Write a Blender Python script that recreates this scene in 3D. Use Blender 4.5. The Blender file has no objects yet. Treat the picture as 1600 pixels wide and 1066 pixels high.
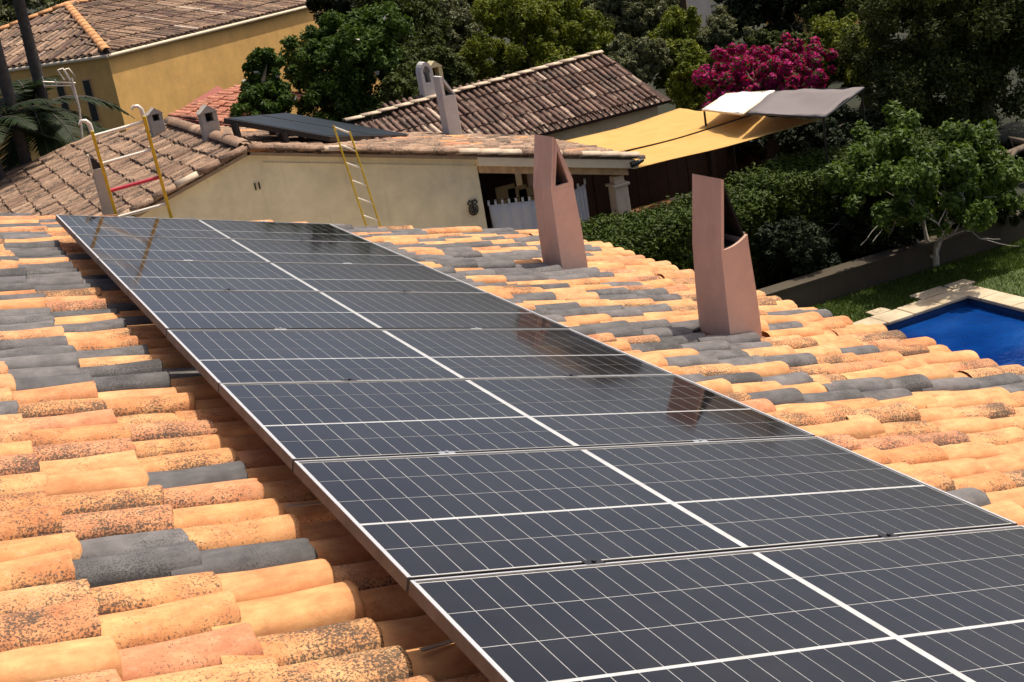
import bpy, math, random
import numpy as np
from mathutils import Matrix, Vector

random.seed(7)
rng = np.random.default_rng(11)
S = bpy.context.scene
COL = S.collection
R = math.radians

# ------------------------------------------------------------------ camera, sky, sun, exposure
ZG = 4.2                                    # height of the array's first seam above the garden
CAM = np.array([-1.878, -3.011, 1.849 + ZG])
RIGHT = np.array([0.8918, -0.4237, -0.1597]); UP = np.array([0.2680, 0.2092, 0.9404])
RIGHT /= np.linalg.norm(RIGHT); UP -= RIGHT * (UP @ RIGHT); UP /= np.linalg.norm(UP)
BACK = np.cross(RIGHT, UP)
FPX = 2086.1
cd = bpy.data.cameras.new('camera'); cam = bpy.data.objects.new('camera', cd); COL.objects.link(cam)
cd.sensor_width = 36; cd.lens = FPX / 1600 * 36; cd.clip_start = 0.05; cd.clip_end = 2000
cam.matrix_world = Matrix(((RIGHT[0], UP[0], BACK[0], CAM[0]), (RIGHT[1], UP[1], BACK[1], CAM[1]),
                           (RIGHT[2], UP[2], BACK[2], CAM[2]), (0, 0, 0, 1)))
S.camera = cam

SUN_EL, SUN_AZ = R(66), R(9)               # azimuth from +X towards +Y
W = bpy.data.worlds.new('World'); S.world = W; W.use_nodes = True
wn = W.node_tree.nodes; wl = W.node_tree.links
sky = wn.new('ShaderNodeTexSky'); sky.sky_type = 'NISHITA'; sky.sun_disc = False
sky.sun_elevation = SUN_EL; sky.sun_rotation = R(90) - SUN_AZ
sky.air_density = 0.45; sky.dust_density = 4.5; sky.ozone_density = 0.0
wn['Background'].inputs[1].default_value = 0.15
wl.new(sky.outputs[0], wn['Background'].inputs[0])
sd = bpy.data.lights.new('sun', 'SUN'); sd.energy = 3.9; sd.angle = R(0.53); sd.color = (1.0, 0.91, 0.77)
so = bpy.data.objects.new('sun', sd); COL.objects.link(so)
sv = Vector((math.cos(SUN_EL) * math.cos(SUN_AZ), math.cos(SUN_EL) * math.sin(SUN_AZ), math.sin(SUN_EL)))
so.rotation_euler = sv.to_track_quat('Z', 'Y').to_euler(); so.location = (6, 4, 14)
vs = S.view_settings; vs.view_transform = 'Standard'; vs.look = 'None'; vs.exposure = 0.12; vs.gamma = 1
vs.use_curve_mapping = False

# ------------------------------------------------------------------ measuring helpers
def ray(x, y):
    return RIGHT * ((x - 800) / FPX) - UP * ((y - 533) / FPX) - BACK
def at(x, y, Y):                            # the point seen at photo pixel x,y standing at depth Y
    d = ray(x, y); return CAM + d * ((Y - CAM[1]) / d[1])
def atz(x, y, z):
    d = ray(x, y); return CAM + d * ((z - CAM[2]) / d[2])
def atp(x, y, p0, n):
    d = ray(x, y); return CAM + d * (((np.asarray(p0) - CAM) @ n) / (d @ n))
def project(P):
    q = np.asarray(P) - CAM; z = -(q @ BACK)
    return 800 + FPX * (q @ RIGHT) / z, 533 - FPX * (q @ UP) / z, z
def V3(*a): return np.array(a, float)
def unit(v): return np.asarray(v, float) / np.linalg.norm(v)

# ------------------------------------------------------------------ materials
def newmat(name):
    m = bpy.data.materials.new(name); m.use_nodes = True
    nt = m.node_tree; return m, nt.nodes, nt.links, nt.nodes['Principled BSDF']
def noise(n, l, scale, detail=4, rough=.6, vec=None, dist=0):
    t = n.new('ShaderNodeTexNoise'); t.inputs['Scale'].default_value = scale
    t.inputs['Detail'].default_value = detail; t.inputs['Roughness'].default_value = rough
    t.inputs['Distortion'].default_value = dist
    if vec is not None: l.new(vec, t.inputs['Vector'])
    return t.outputs['Fac']
def ramp(n, l, fac, stops):
    r = n.new('ShaderNodeValToRGB'); e = r.color_ramp.elements
    while len(e) < len(stops): e.new(0.5)
    for k, (p, c) in enumerate(stops):
        e[k].position = p; e[k].color = (c, c, c, 1) if isinstance(c, (int, float)) else (*c, 1)
    l.new(fac, r.inputs[0]); return r.outputs[0]
def mix(n, l, fac, a, b, mode='MIX'):
    m = n.new('ShaderNodeMix'); m.data_type = 'RGBA'; m.blend_type = mode
    for s, v in ((m.inputs[0], fac), (m.inputs[6], a), (m.inputs[7], b)):
        if hasattr(v, 'links') or hasattr(v, 'is_linked'): l.new(v, s)
        elif isinstance(v, (int, float)): s.default_value = v
        else: s.default_value = (*v, 1)
    return m.outputs[2]
def bump(n, l, bsdf, h, strength=.3, dist=.01):
    b = n.new('ShaderNodeBump'); b.inputs['Strength'].default_value = strength; b.inputs['Distance'].default_value = dist
    l.new(h, b.inputs['Height']); l.new(b.outputs[0], bsdf.inputs['Normal'])
def pos(n): return n.new('ShaderNodeNewGeometry').outputs['Position']

def plain(name, c, rough=.6, metal=0, var=.12, scale=6, bmp=.15, bscale=60, coat=0):
    m, n, l, b = newmat(name); p = pos(n)
    f = noise(n, l, scale, 5, .6, p)
    lo = tuple(x * (1 - var) for x in c); hi = tuple(min(1, x * (1 + var)) for x in c)
    l.new(ramp(n, l, f, [(.3, lo), (.7, hi)]), b.inputs['Base Color'])
    b.inputs['Roughness'].default_value = rough; b.inputs['Metallic'].default_value = metal
    b.inputs['Coat Weight'].default_value = coat
    if bmp: bump(n, l, b, noise(n, l, bscale, 3, .6, p), bmp, .004)
    return m
def stucco(name, c, dirt=(.12, .10, .07), amount=.5):
    m, n, l, b = newmat(name); p = pos(n)
    f = noise(n, l, 1.7, 8, .7, p)
    base = ramp(n, l, f, [(.3, tuple(x * .76 for x in c)), (.72, tuple(min(1, x * 1.08) for x in c))])
    mp = n.new('ShaderNodeMapping'); mp.inputs['Scale'].default_value = (5, 5, .5); l.new(p, mp.inputs[0])
    st = ramp(n, l, noise(n, l, 1.2, 6, .7, mp.outputs[0]), [(.56, 0.0), (.8, amount)])
    l.new(mix(n, l, st, base, dirt), b.inputs['Base Color'])
    b.inputs['Roughness'].default_value = .9
    bump(n, l, b, noise(n, l, 70, 5, .7, p), .35, .006)
    return m
def clay(name, stops, lichen=(.05, .04, .03), lo=.50, hi=.60, pale=.25, attr='rnd', fine=70, crack=.85):
    """fired clay: per-tile tint, blotches, black lichen specks gathered in patches, pale crust"""
    m, n, l, b = newmat(name); p = pos(n)
    a = n.new('ShaderNodeAttribute'); a.attribute_name = attr
    oi = n.new('ShaderNodeObjectInfo')
    ad = n.new('ShaderNodeMath'); ad.operation = 'ADD'; l.new(a.outputs['Fac'], ad.inputs[0]); l.new(oi.outputs['Random'], ad.inputs[1])
    fr = n.new('ShaderNodeMath'); fr.operation = 'FRACT'; l.new(ad.outputs[0], fr.inputs[0])
    base = ramp(n, l, fr.outputs[0], stops)
    base = mix(n, l, .7, base, ramp(n, l, noise(n, l, 9, 6, .65, p), [(.3, .25), (.7, .9)]), 'SOFT_LIGHT')
    mp = n.new('ShaderNodeMapping'); mp.inputs['Scale'].default_value = (6, 34, 34); l.new(p, mp.inputs[0])
    base = mix(n, l, .22, base, ramp(n, l, noise(n, l, 1.0, 4, .6, mp.outputs[0]), [(.3, .2), (.7, .9)]), 'OVERLAY')
    cr = ramp(n, l, noise(n, l, 26, 8, .75, p), [(.55, 0.0), (.63, pale)])
    base = mix(n, l, cr, base, (.62, .47, .30))
    patch = noise(n, l, 3.1, 4, .6, p)
    sp = noise(n, l, fine, 6, .72, p, .4)
    # more specks where the patch noise and the tile's own age are high
    s = n.new('ShaderNodeMath'); s.operation = 'MULTIPLY_ADD'; l.new(patch, s.inputs[0]); s.inputs[1].default_value = .62; l.new(sp, s.inputs[2])
    ag = n.new('ShaderNodeMath'); ag.operation = 'MULTIPLY'; l.new(fr.outputs[0], ag.inputs[0]); ag.inputs[1].default_value = 7.31
    ag2 = n.new('ShaderNodeMath'); ag2.operation = 'FRACT'; l.new(ag.outputs[0], ag2.inputs[0])
    s2 = n.new('ShaderNodeMath'); s2.operation = 'MULTIPLY_ADD'; l.new(ag2.outputs[0], s2.inputs[0]); s2.inputs[1].default_value = .14; l.new(s.outputs[0], s2.inputs[2])
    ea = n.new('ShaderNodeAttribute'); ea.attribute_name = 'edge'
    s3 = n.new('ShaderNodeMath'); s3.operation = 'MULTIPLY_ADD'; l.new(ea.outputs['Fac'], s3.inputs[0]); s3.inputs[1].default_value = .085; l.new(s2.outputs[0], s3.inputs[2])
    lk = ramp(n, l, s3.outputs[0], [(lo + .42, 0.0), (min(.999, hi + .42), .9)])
    base = mix(n, l, lk, base, lichen)
    vm = n.new('ShaderNodeVectorMath'); vm.operation = 'ADD'
    nz = n.new('ShaderNodeTexNoise'); nz.inputs['Scale'].default_value = 18; nz.inputs['Detail'].default_value = 4; l.new(p, nz.inputs['Vector'])
    sc_ = n.new('ShaderNodeVectorMath'); sc_.operation = 'SCALE'; sc_.inputs['Scale'].default_value = .05; l.new(nz.outputs['Color'], sc_.inputs[0])
    l.new(p, vm.inputs[0]); l.new(sc_.outputs[0], vm.inputs[1])
    vo = n.new('ShaderNodeTexVoronoi'); vo.feature = 'DISTANCE_TO_EDGE'; vo.inputs['Scale'].default_value = 46; l.new(vm.outputs[0], vo.inputs['Vector'])
    ck = ramp(n, l, vo.outputs['Distance'], [(.0, 1.0), (.055, 0.0)])
    msk = ramp(n, l, noise(n, l, 4.3, 3, .6, p), [(.54, 0.0), (.64, crack)])
    cm = n.new('ShaderNodeMath'); cm.operation = 'MULTIPLY'; l.new(ck, cm.inputs[0]); l.new(msk, cm.inputs[1])
    l.new(mix(n, l, cm.outputs[0], base, lichen), b.inputs['Base Color'])
    b.inputs['Roughness'].default_value = .85
    h = mix(n, l, .5, noise(n, l, 120, 5, .7, p), noise(n, l, 22, 4, .6, p))
    bump(n, l, b, h, .4, .006)
    return m
def leafmat(name, dark, light, trans=.3, rough=.5):
    m, n, l, b = newmat(name)
    a = n.new('ShaderNodeAttribute'); a.attribute_name = 'rnd'
    c = ramp(n, l, a.outputs['Fac'], [(0, dark), (.75, light), (1, tuple(min(1, x * 1.5) for x in light))])
    l.new(c, b.inputs['Base Color']); b.inputs['Roughness'].default_value = rough + .12; b.inputs['Specular IOR Level'].default_value = .22
    t = n.new('ShaderNodeBsdfTranslucent')
    l.new(mix(n, l, 1.0, c, (1.0, 1.0, .45), 'MULTIPLY'), t.inputs[0])
    ms = n.new('ShaderNodeMixShader'); ms.inputs[0].default_value = trans
    l.new(b.outputs[0], ms.inputs[1]); l.new(t.outputs[0], ms.inputs[2])
    l.new(ms.outputs[0], n['Material Output'].inputs[0])
    return m

M = {}
M['clay'] = clay('fired_clay', [(0, (.55, .222, .082)), (.3, (.60, .266, .100)), (.6, (.64, .318, .132)), (.85, (.54, .218, .105)), (1, (.60, .268, .095))], fine=130)
M['clay_fresh'] = clay('fired_clay_clean', [(0, (.60, .272, .10)), (.5, (.63, .304, .124)), (1, (.58, .248, .098))], fine=130, lo=.60, crack=.35, hi=.72, pale=.08)
M['clay_grey'] = clay('smoked_clay', [(0, (.090, .085, .085)), (.5, (.145, .134, .130)), (1, (.115, .103, .102))], lo=.52, hi=.80, pale=.0, fine=170, crack=.3, lichen=(.04, .038, .036))
M['clay_brown'] = clay('weathered_clay', [(0, (.17, .098, .060)), (.35, (.24, .142, .088)), (.7, (.29, .18, .115)), (.9, (.42, .27, .17)), (1, (.18, .105, .068))], lo=.49, hi=.62, pale=.3, fine=40)
M['clay_dark'] = clay('old_dark_clay', [(0, (.105, .055, .040)), (.5, (.155, .088, .064)), (.84, (.21, .13, .095)), (.91, (.46, .33, .24)), (1, (.54, .41, .31))], lo=.52, hi=.66, pale=.12, fine=30)
M['clay_pan'] = clay('darker_pan_clay', [(0, (.34, .18, .09)), (1, (.45, .25, .12))], lo=.46, hi=.6, pale=.1)  # darker clay for the channels, chimney collars and one shaft
M['mortar'] = plain('mortar', (.30, .22, .15), .95, bmp=.5, scale=12)
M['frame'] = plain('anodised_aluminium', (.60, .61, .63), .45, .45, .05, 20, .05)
M['frame_side'] = plain('shade_dark_aluminium', (.14, .125, .11), .6, .4, .3, 9, .1)  # shade on the frame sides put into a darker copy of the aluminium
M['rail'] = plain('mill_aluminium', (.55, .56, .57), .45, .9, .06, 20, .05)
M['black_metal'] = plain('black_metal', (.02, .02, .022), .45, .3, .1)
M['cream'] = stucco('cream_render', (.80, .715, .49), (.42, .37, .25), .5)
M['own_wall'] = stucco('own_house_render', (.55, .42, .30))
M['pink'] = stucco('salmon_render', (.79, .53, .41), (.46, .30, .23), .6)
M['yellow'] = stucco('ochre_render', (.85, .50, .155), (.5, .30, .11), .4)
M['pale_yellow'] = stucco('pale_yellow_render', (.76, .65, .36), (.4, .34, .2), .35)
M['white_wall'] = stucco('white_render', (.66, .64, .60), (.3, .28, .25), .4)
M['grey_wall'] = stucco('grey_render', (.46, .41, .35), (.2, .19, .18), .5)
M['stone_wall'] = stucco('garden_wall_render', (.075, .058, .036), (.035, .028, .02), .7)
M['white_paint'] = plain('white_paint', (.78, .65, .46), .5, var=.06)
M['wood'] = plain('pine_wood', (.52, .34, .18), .6, var=.25, scale=10)
M['concrete'] = plain('cast_column_stone', (.64, .52, .38), .85, bmp=.4)
M['yellow_frp'] = plain('yellow_fibreglass', (.62, .42, .015), .4, var=.15, scale=14, bmp=.05)
M['alu_pale'] = plain('pale_aluminium', (.72, .66, .56), .45, .25, .05)
M['red_paint'] = plain('red_paint', (.50, .02, .05), .45, var=.1)
M['terracotta'] = plain('terracotta_floor', (.16, .070, .022), .7, var=.25, scale=3)  # floor colour darkened in place of tree shade over the terrace
M['fabric_white'] = plain('white_canvas', (.70, .71, .72), .8, var=.05, scale=4, bmp=.1)
M['fabric_grey'] = plain('grey_canvas', (.175, .150, .148), .85, var=.06, scale=3, bmp=.1)
M['dark_glass'] = plain('dark_window_glass', (.02, .025, .03), .08, 0, .1, bmp=0)
M['green_paint'] = plain('dark_green_shutter', (.03, .06, .055), .5)
M['shade_dark_boards'] = plain('shade_darkened_boards', (.022, .013, .007), .8, var=.3, scale=8, bmp=.3)  # near-black brown carrying the shade of the porch and terrace back
M['pale_cap'] = plain('limewashed_cap', (.60, .47, .34), .9, var=.25, scale=8, bmp=.4)
M['dark_deck'] = plain('groove_shade_dark_pan', (.055, .035, .026), .95, var=.3, scale=10, bmp=.5)  # dark pan clay, with the groove shadow also put into its colour
M['opening_shade'] = plain('opening_shade', (.004, .0036, .0032), .95, var=.3)  # near-black standing in for the shade inside the chimney openings
M['coping'] = None
def sail_mat():
    m, n, l, b = newmat('yellow_shade_cloth'); p = pos(n)
    c = ramp(n, l, noise(n, l, 3, 5, .6, p), [(.3, (.70, .41, .11)), (.7, (.78, .48, .15))])
    l.new(c, b.inputs['Base Color']); b.inputs['Roughness'].default_value = .85
    t = n.new('ShaderNodeBsdfTranslucent'); l.new(c, t.inputs[0])
    ms = n.new('ShaderNodeMixShader'); ms.inputs[0].default_value = .22
    l.new(b.outputs[0], ms.inputs[1]); l.new(t.outputs[0], ms.inputs[2]); l.new(ms.outputs[0], n['Material Output'].inputs[0])
    return m
M['sail'] = sail_mat()
def cell_mat():
    m, n, l, b = newmat('solar_cell_under_glass')
    tc = n.new('ShaderNodeTexCoord'); p = pos(n)
    oi = n.new('ShaderNodeObjectInfo')
    w = n.new('ShaderNodeTexWave'); w.wave_type = 'BANDS'; w.bands_direction = 'Y'
    w.inputs['Scale'].default_value = 62; w.inputs['Distortion'].default_value = .9; w.inputs['Detail'].default_value = 1
    w.inputs['Detail Scale'].default_value = .3
    l.new(tc.outputs['Object'], w.inputs['Vector'])
    tint = ramp(n, l, oi.outputs['Random'], [(0, (.0062, .0058, .0066)), (.5, (.0078, .0072, .0070)), (1, (.0056, .0054, .0072))])
    c_ = mix(n, l, ramp(n, l, w.outputs['Fac'], [(.55, 0.0), (.95, .55)]), tint, (.017, .0162, .018))
    dm = n.new('ShaderNodeMath'); dm.operation = 'MULTIPLY'
    l.new(ramp(n, l, noise(n, l, 2.3, 6, .7, p), [(.42, 0.05), (.75, .5)]), dm.inputs[0]); l.new(ramp(n, l, noise(n, l, 160, 3, .7, p), [(.35, .15), (.7, .6)]), dm.inputs[1])
    l.new(mix(n, l, dm.outputs[0], c_, (.075, .068, .058)), b.inputs['Base Color'])      # settled dust
    b.inputs['Roughness'].default_value = .5; b.inputs['Specular IOR Level'].default_value = .0
    b.inputs['Coat Weight'].default_value = 1; b.inputs['Coat IOR'].default_value = 1.40
    l.new(ramp(n, l, noise(n, l, 5, 5, .6, p), [(.35, .035), (.75, .11)]), b.inputs['Coat Roughness'])
    return m
def sheet_mat():
    m, n, l, b = newmat('white_backsheet_under_glass'); p = pos(n)
    l.new(ramp(n, l, noise(n, l, 14, 4, .6, p), [(.3, (.46, .46, .45)), (.7, (.60, .60, .58))]), b.inputs['Base Color'])
    b.inputs['Roughness'].default_value = .5; b.inputs['Coat Weight'].default_value = 1; b.inputs['Coat IOR'].default_value = 1.24
    b.inputs['Coat Roughness'].default_value = .06
    return m
M['cell'] = cell_mat(); M['sheet'] = sheet_mat()
def collector_mat():
    m, n, l, b = newmat('thermal_collector_glass'); p = pos(n)
    l.new(ramp(n, l, noise(n, l, 2, 4, .6, p), [(.3, (.008, .012, .012)), (.7, (.015, .020, .020))]), b.inputs['Base Color'])
    b.inputs['Roughness'].default_value = .35; b.inputs['Specular IOR Level'].default_value = .15; b.inputs['Coat Weight'].default_value = .0; b.inputs['Coat Roughness'].default_value = .15
    return m
M['collector'] = collector_mat()
def water_mat():
    m, n, l, b = newmat('pool_water'); p = pos(n)
    b.inputs['Base Color'].default_value = (.006, .075, .34, 1)
    l.new(ramp(n, l, noise(n, l, 1.1, 3, .5, p), [(.35, (.002, .024, .145)), (.7, (.005, .060, .26))]), b.inputs['Base Color'])
    b.inputs['Roughness'].default_value = .05; b.inputs['IOR'].default_value = 1.33
    bump(n, l, b, noise(n, l, 7, 4, .55, p), .30, .06)
    return m
M['water'] = water_mat()
def coping_mat():
    m, n, l, b = newmat('sandstone_coping'); p = pos(n)
    c = ramp(n, l, noise(n, l, 2.2, 6, .6, p), [(.35, (.42, .33, .21)), (.6, (.60, .49, .33))])
    d = ramp(n, l, noise(n, l, 1.6, 3, .4, p), [(.62, 0.0), (.66, .55)])
    l.new(mix(n, l, d, c, (.27, .25, .22)), b.inputs['Base Color']); b.inputs['Roughness'].default_value = .85
    bump(n, l, b, noise(n, l, 30, 5, .7, p), .4, .01)
    return m
M['coping'] = coping_mat()
def soil_mat():
    m, n, l, b = newmat('garden_soil'); p = pos(n)
    f = noise(n, l, .8, 6, .65, p)
    l.new(ramp(n, l, f, [(.3, (.012, .016, .005)), (.55, (.018, .022, .008)), (.75, (.036, .033, .018))]), b.inputs['Base Color'])
    b.inputs['Roughness'].default_value = .95
    bump(n, l, b, noise(n, l, 25, 5, .7, p), .6, .03)
    return m
M['soil'] = soil_mat()
M['lawn'] = plain('lawn_turf', (.055, .085, .015), .9, var=.35, scale=4, bmp=.6, bscale=120)
M['bark'] = plain('grey_bark', (.16, .12, .085), .9, var=.3, scale=12, bmp=.6, bscale=40)
M['bark_pale'] = plain('pale_smooth_bark', (.40, .37, .31), .8, var=.2, scale=10, bmp=.3, bscale=40)
M['palm_bark'] = plain('palm_bark', (.065, .055, .046), .9, var=.35, scale=9, bmp=.8, bscale=24)
L = {}
L['citrus'] = leafmat('citrus_leaf', (.018, .040, .005), (.075, .130, .015))
L['bright'] = leafmat('bright_leaf', (.038, .060, .005), (.175, .205, .016))
L['olive'] = leafmat('olive_leaf', (.048, .058, .026), (.17, .18, .085), .22)
L['dark'] = leafmat('dark_leaf', (.006, .012, .003), (.018, .030, .008), .15)
L['oak'] = leafmat('holm_oak_leaf', (.016, .027, .004), (.086, .108, .021), .24)
L['fig'] = leafmat('fresh_leaf', (.014, .032, .005), (.105, .165, .022), .32, .4)
L['hedge'] = leafmat('hedge_leaf', (.008, .018, .001), (.060, .095, .005), .12)
L['bloom'] = leafmat('bougainvillea_bract', (.24, .004, .070), (.56, .010, .20), .35)
L['palm'] = leafmat('palm_leaflet', (.020, .036, .010), (.060, .090, .024), .25)
L['grass'] = leafmat('grass_blade', (.035, .065, .008), (.085, .130, .018), .3)
L['petal'] = leafmat('white_petal', (.55, .52, .45), (.70, .66, .60), .2)

# ------------------------------------------------------------------ mesh helpers
WORLD = {}                                  # world origin of every object built (no rotated parents)
def link(o, parent=None, origin=(0, 0, 0)):
    COL.objects.link(o); origin = np.asarray(origin, float); WORLD[o.name] = origin
    if parent is not None:
        o.parent = parent; o.location = origin - WORLD[parent.name]
    else: o.location = origin
    return o
def tag(o, label=None, cat=None, group=None, kind=None):
    for k, v in (('label', label), ('category', cat), ('group', group), ('kind', kind)):
        if v: o[k] = v
    return o
def thing(name, origin, label, cat, group=None):
    o = bpy.data.objects.new(name, None); o.empty_display_size = .2
    return tag(link(o, None, origin), label, cat, group)
def mesh_np(name, v, q, mats, midx=None, rnd=None, smooth=None, edge=None):
    me = bpy.data.meshes.new(name); v = np.ascontiguousarray(v, np.float32); q = np.ascontiguousarray(q, np.int32)
    k = q.shape[1]
    me.vertices.add(len(v)); me.vertices.foreach_set('co', v.ravel())
    me.loops.add(q.size); me.loops.foreach_set('vertex_index', q.ravel())
    me.polygons.add(len(q)); me.polygons.foreach_set('loop_start', np.arange(0, q.size, k, dtype=np.int32))
    for m in mats: me.materials.append(m)
    if midx is not None: me.polygons.foreach_set('material_index', np.ascontiguousarray(midx, np.int32))
    if rnd is not None:
        a = me.attributes.new('rnd', 'FLOAT', 'FACE'); a.data.foreach_set('value', np.ascontiguousarray(rnd, np.float32))
    if edge is not None:
        a = me.attributes.new('edge', 'FLOAT', 'FACE'); a.data.foreach_set('value', np.ascontiguousarray(edge, np.float32))
    me.update(calc_edges=True)
    sm = np.zeros(len(q), bool) if smooth is None else np.ascontiguousarray(smooth, bool)
    me.polygons.foreach_set('use_smooth', sm)
    me.validate(); return me
class MB:
    def __init__(s): s.v = []; s.f = []; s.m = []; s.sm = []
    def add(s, v, f, m=0, smooth=False):
        b = len(s.v); s.v += [tuple(map(float, p)) for p in v]
        for q in f: s.f.append([b + i for i in q]); s.m.append(m); s.sm.append(smooth)
        return s
    def hexa(s, p, m=0):                    # 8 corners: bottom ring then top ring
        return s.add(p, [(3, 2, 1, 0), (4, 5, 6, 7), (0, 1, 5, 4), (1, 2, 6, 5), (2, 3, 7, 6), (3, 0, 4, 7)], m)
    def box(s, a, b, m=0):
        x0, y0, z0 = a; x1, y1, z1 = b
        return s.hexa([(x0, y0, z0), (x1, y0, z0), (x1, y1, z0), (x0, y1, z0), (x0, y0, z1), (x1, y0, z1), (x1, y1, z1), (x0, y1, z1)], m)
    def obox(s, c, ax, ay, az, m=0):        # oriented box: centre and half vectors
        c, ax, ay, az = map(np.asarray, (c, ax, ay, az))
        return s.hexa([c - ax - ay - az, c + ax - ay - az, c + ax + ay - az, c - ax + ay - az,
                       c - ax - ay + az, c + ax - ay + az, c + ax + ay + az, c - ax + ay + az], m)
    def prism(s, ring, d, m=0):             # planar ring extruded by vector d
        ring = [np.asarray(p, float) for p in ring]; n = len(ring); d = np.asarray(d, float)
        v = ring + [p + d for p in ring]
        return s.add(v, [tuple(range(n))[::-1], tuple(range(n, 2 * n))] + [(i, (i + 1) % n, n + (i + 1) % n, n + i) for i in range(n)], m)
    def tube(s, path, rad, seg=8, m=0, cap=True, smooth=True):
        path = [np.asarray(p, float) for p in path]; n = len(path)
        rad = [rad] * n if isinstance(rad, (int, float)) else list(rad)
        v = []; up = np.array([.13, .21, .97])
        for i, p in enumerate(path):
            t = unit(path[min(i + 1, n - 1)] - path[max(i - 1, 0)])
            a = np.cross(t, up)
            if np.linalg.norm(a) < .15: a = np.cross(t, [1, 0, .1])
            a = unit(a); b = np.cross(t, a)
            for k in range(seg):
                w = 2 * math.pi * k / seg; v.append(p + rad[i] * (a * math.cos(w) + b * math.sin(w)))
        f = [(i * seg + k, i * seg + (k + 1) % seg, (i + 1) * seg + (k + 1) % seg, (i + 1) * seg + k) for i in range(n - 1) for k in range(seg)]
        s.add(v, f, m, smooth)
        if cap: s.add(v[:seg], [tuple(range(seg))[::-1]], m); s.add(v[-seg:], [tuple(range(seg))], m)
        return s
    def sheet(s, grid, m=0, smooth=True):   # grid of points
        r, c = len(grid), len(grid[0])
        return s.add([p for row in grid for p in row], [(i * c + j, i * c + j + 1, (i + 1) * c + j + 1, (i + 1) * c + j) for i in range(r - 1) for j in range(c - 1)], m, smooth)
    def build(s, name, mats, parent=None, bevel=0, solid=0):
        v = np.array(s.v); o0 = np.array([(v[:, 0].min() + v[:, 0].max()) / 2, (v[:, 1].min() + v[:, 1].max()) / 2, v[:, 2].min()])
        me = bpy.data.meshes.new(name); me.from_pydata([tuple(p) for p in v - o0], [], s.f)
        for mm in (mats if isinstance(mats, (list, tuple)) else [mats]): me.materials.append(mm)
        me.polygons.foreach_set('material_index', s.m); me.polygons.foreach_set('use_smooth', s.sm); me.update()
        o = link(bpy.data.objects.new(name, me), parent, o0)
        if solid:
            md = o.modifiers.new('thickness', 'SOLIDIFY'); md.thickness = solid; md.offset = 0
        if bevel:
            md = o.modifiers.new('bevel', 'BEVEL'); md.width = bevel; md.segments = 2; md.limit_method = 'ANGLE'
        return o
def onemesh(name, mb, mat, label, cat, group=None, kind=None, **k):
    return tag(mb.build(name, mat, **k), label, cat, group, kind)

# ------------------------------------------------------------------ barrel tiles
def tile_shape(seed, L=.43, w0=.168, w1=.186, h=.070, th=.014, ns=9):
    r = np.random.default_rng(seed); xs = np.array([0, .5, .97, 1.0]) * L
    v = []
    wj = 1 + r.normal(0, .03); hj = 1 + r.normal(0, .05); sk = r.normal(0, .008); bow = r.normal(0, .006)
    for i, x in enumerate(xs):
        t = x / L; w = (w0 + (w1 - w0) * t) * wj; hh = (h * (.86 + .14 * t)) * hj
        for k in range(ns + 1):
            a = -math.pi / 2 + math.pi * k / ns
            rr = 1 + r.normal(0, .012); e = r.normal(0, .003) if i >= 2 else 0
            v.append((x + e, math.sin(a) * w / 2 * rr + sk * t, max(math.cos(a), 0) ** .85 * hh * rr + .018 * t + bow * 4 * t * (1 - t)))
    c = ns + 1; nv = len(v)
    for k in range(c):                       # rim: the tile's thickness at its lower end
        p = v[3 * c + k]; a = -math.pi / 2 + math.pi * k / ns
        v.append((p[0] - .004, p[1] - math.sin(a) * th, p[2] - max(math.cos(a), .0) * th))
    f = [(i * c + k, i * c + k + 1, (i + 1) * c + k + 1, (i + 1) * c + k) for i in range(3) for k in range(ns)]
    f += [(3 * c + k, 3 * c + k + 1, nv + k + 1, nv + k) for k in range(ns)]
    return np.array(v), np.array(f)[:, ::-1], np.array([True] * (3 * ns) + [False] * ns)
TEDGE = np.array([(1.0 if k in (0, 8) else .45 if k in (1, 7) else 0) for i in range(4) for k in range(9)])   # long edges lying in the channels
SHAPES = [tile_shape(100 + i) for i in range(10)]
SHAPE_ME = {}
def shape_mesh(i, key):
    k = (i, key)
    if k not in SHAPE_ME:
        v, f, sm = SHAPES[i]
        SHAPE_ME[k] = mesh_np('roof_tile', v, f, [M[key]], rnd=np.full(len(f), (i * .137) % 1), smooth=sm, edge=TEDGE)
    return SHAPE_ME[k]
def frame_of(ud, vd):
    n = np.cross(ud, vd); s = 1
    if n[2] < 0: n = -n; s = -1
    return unit(ud), unit(vd), unit(n), s
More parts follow.
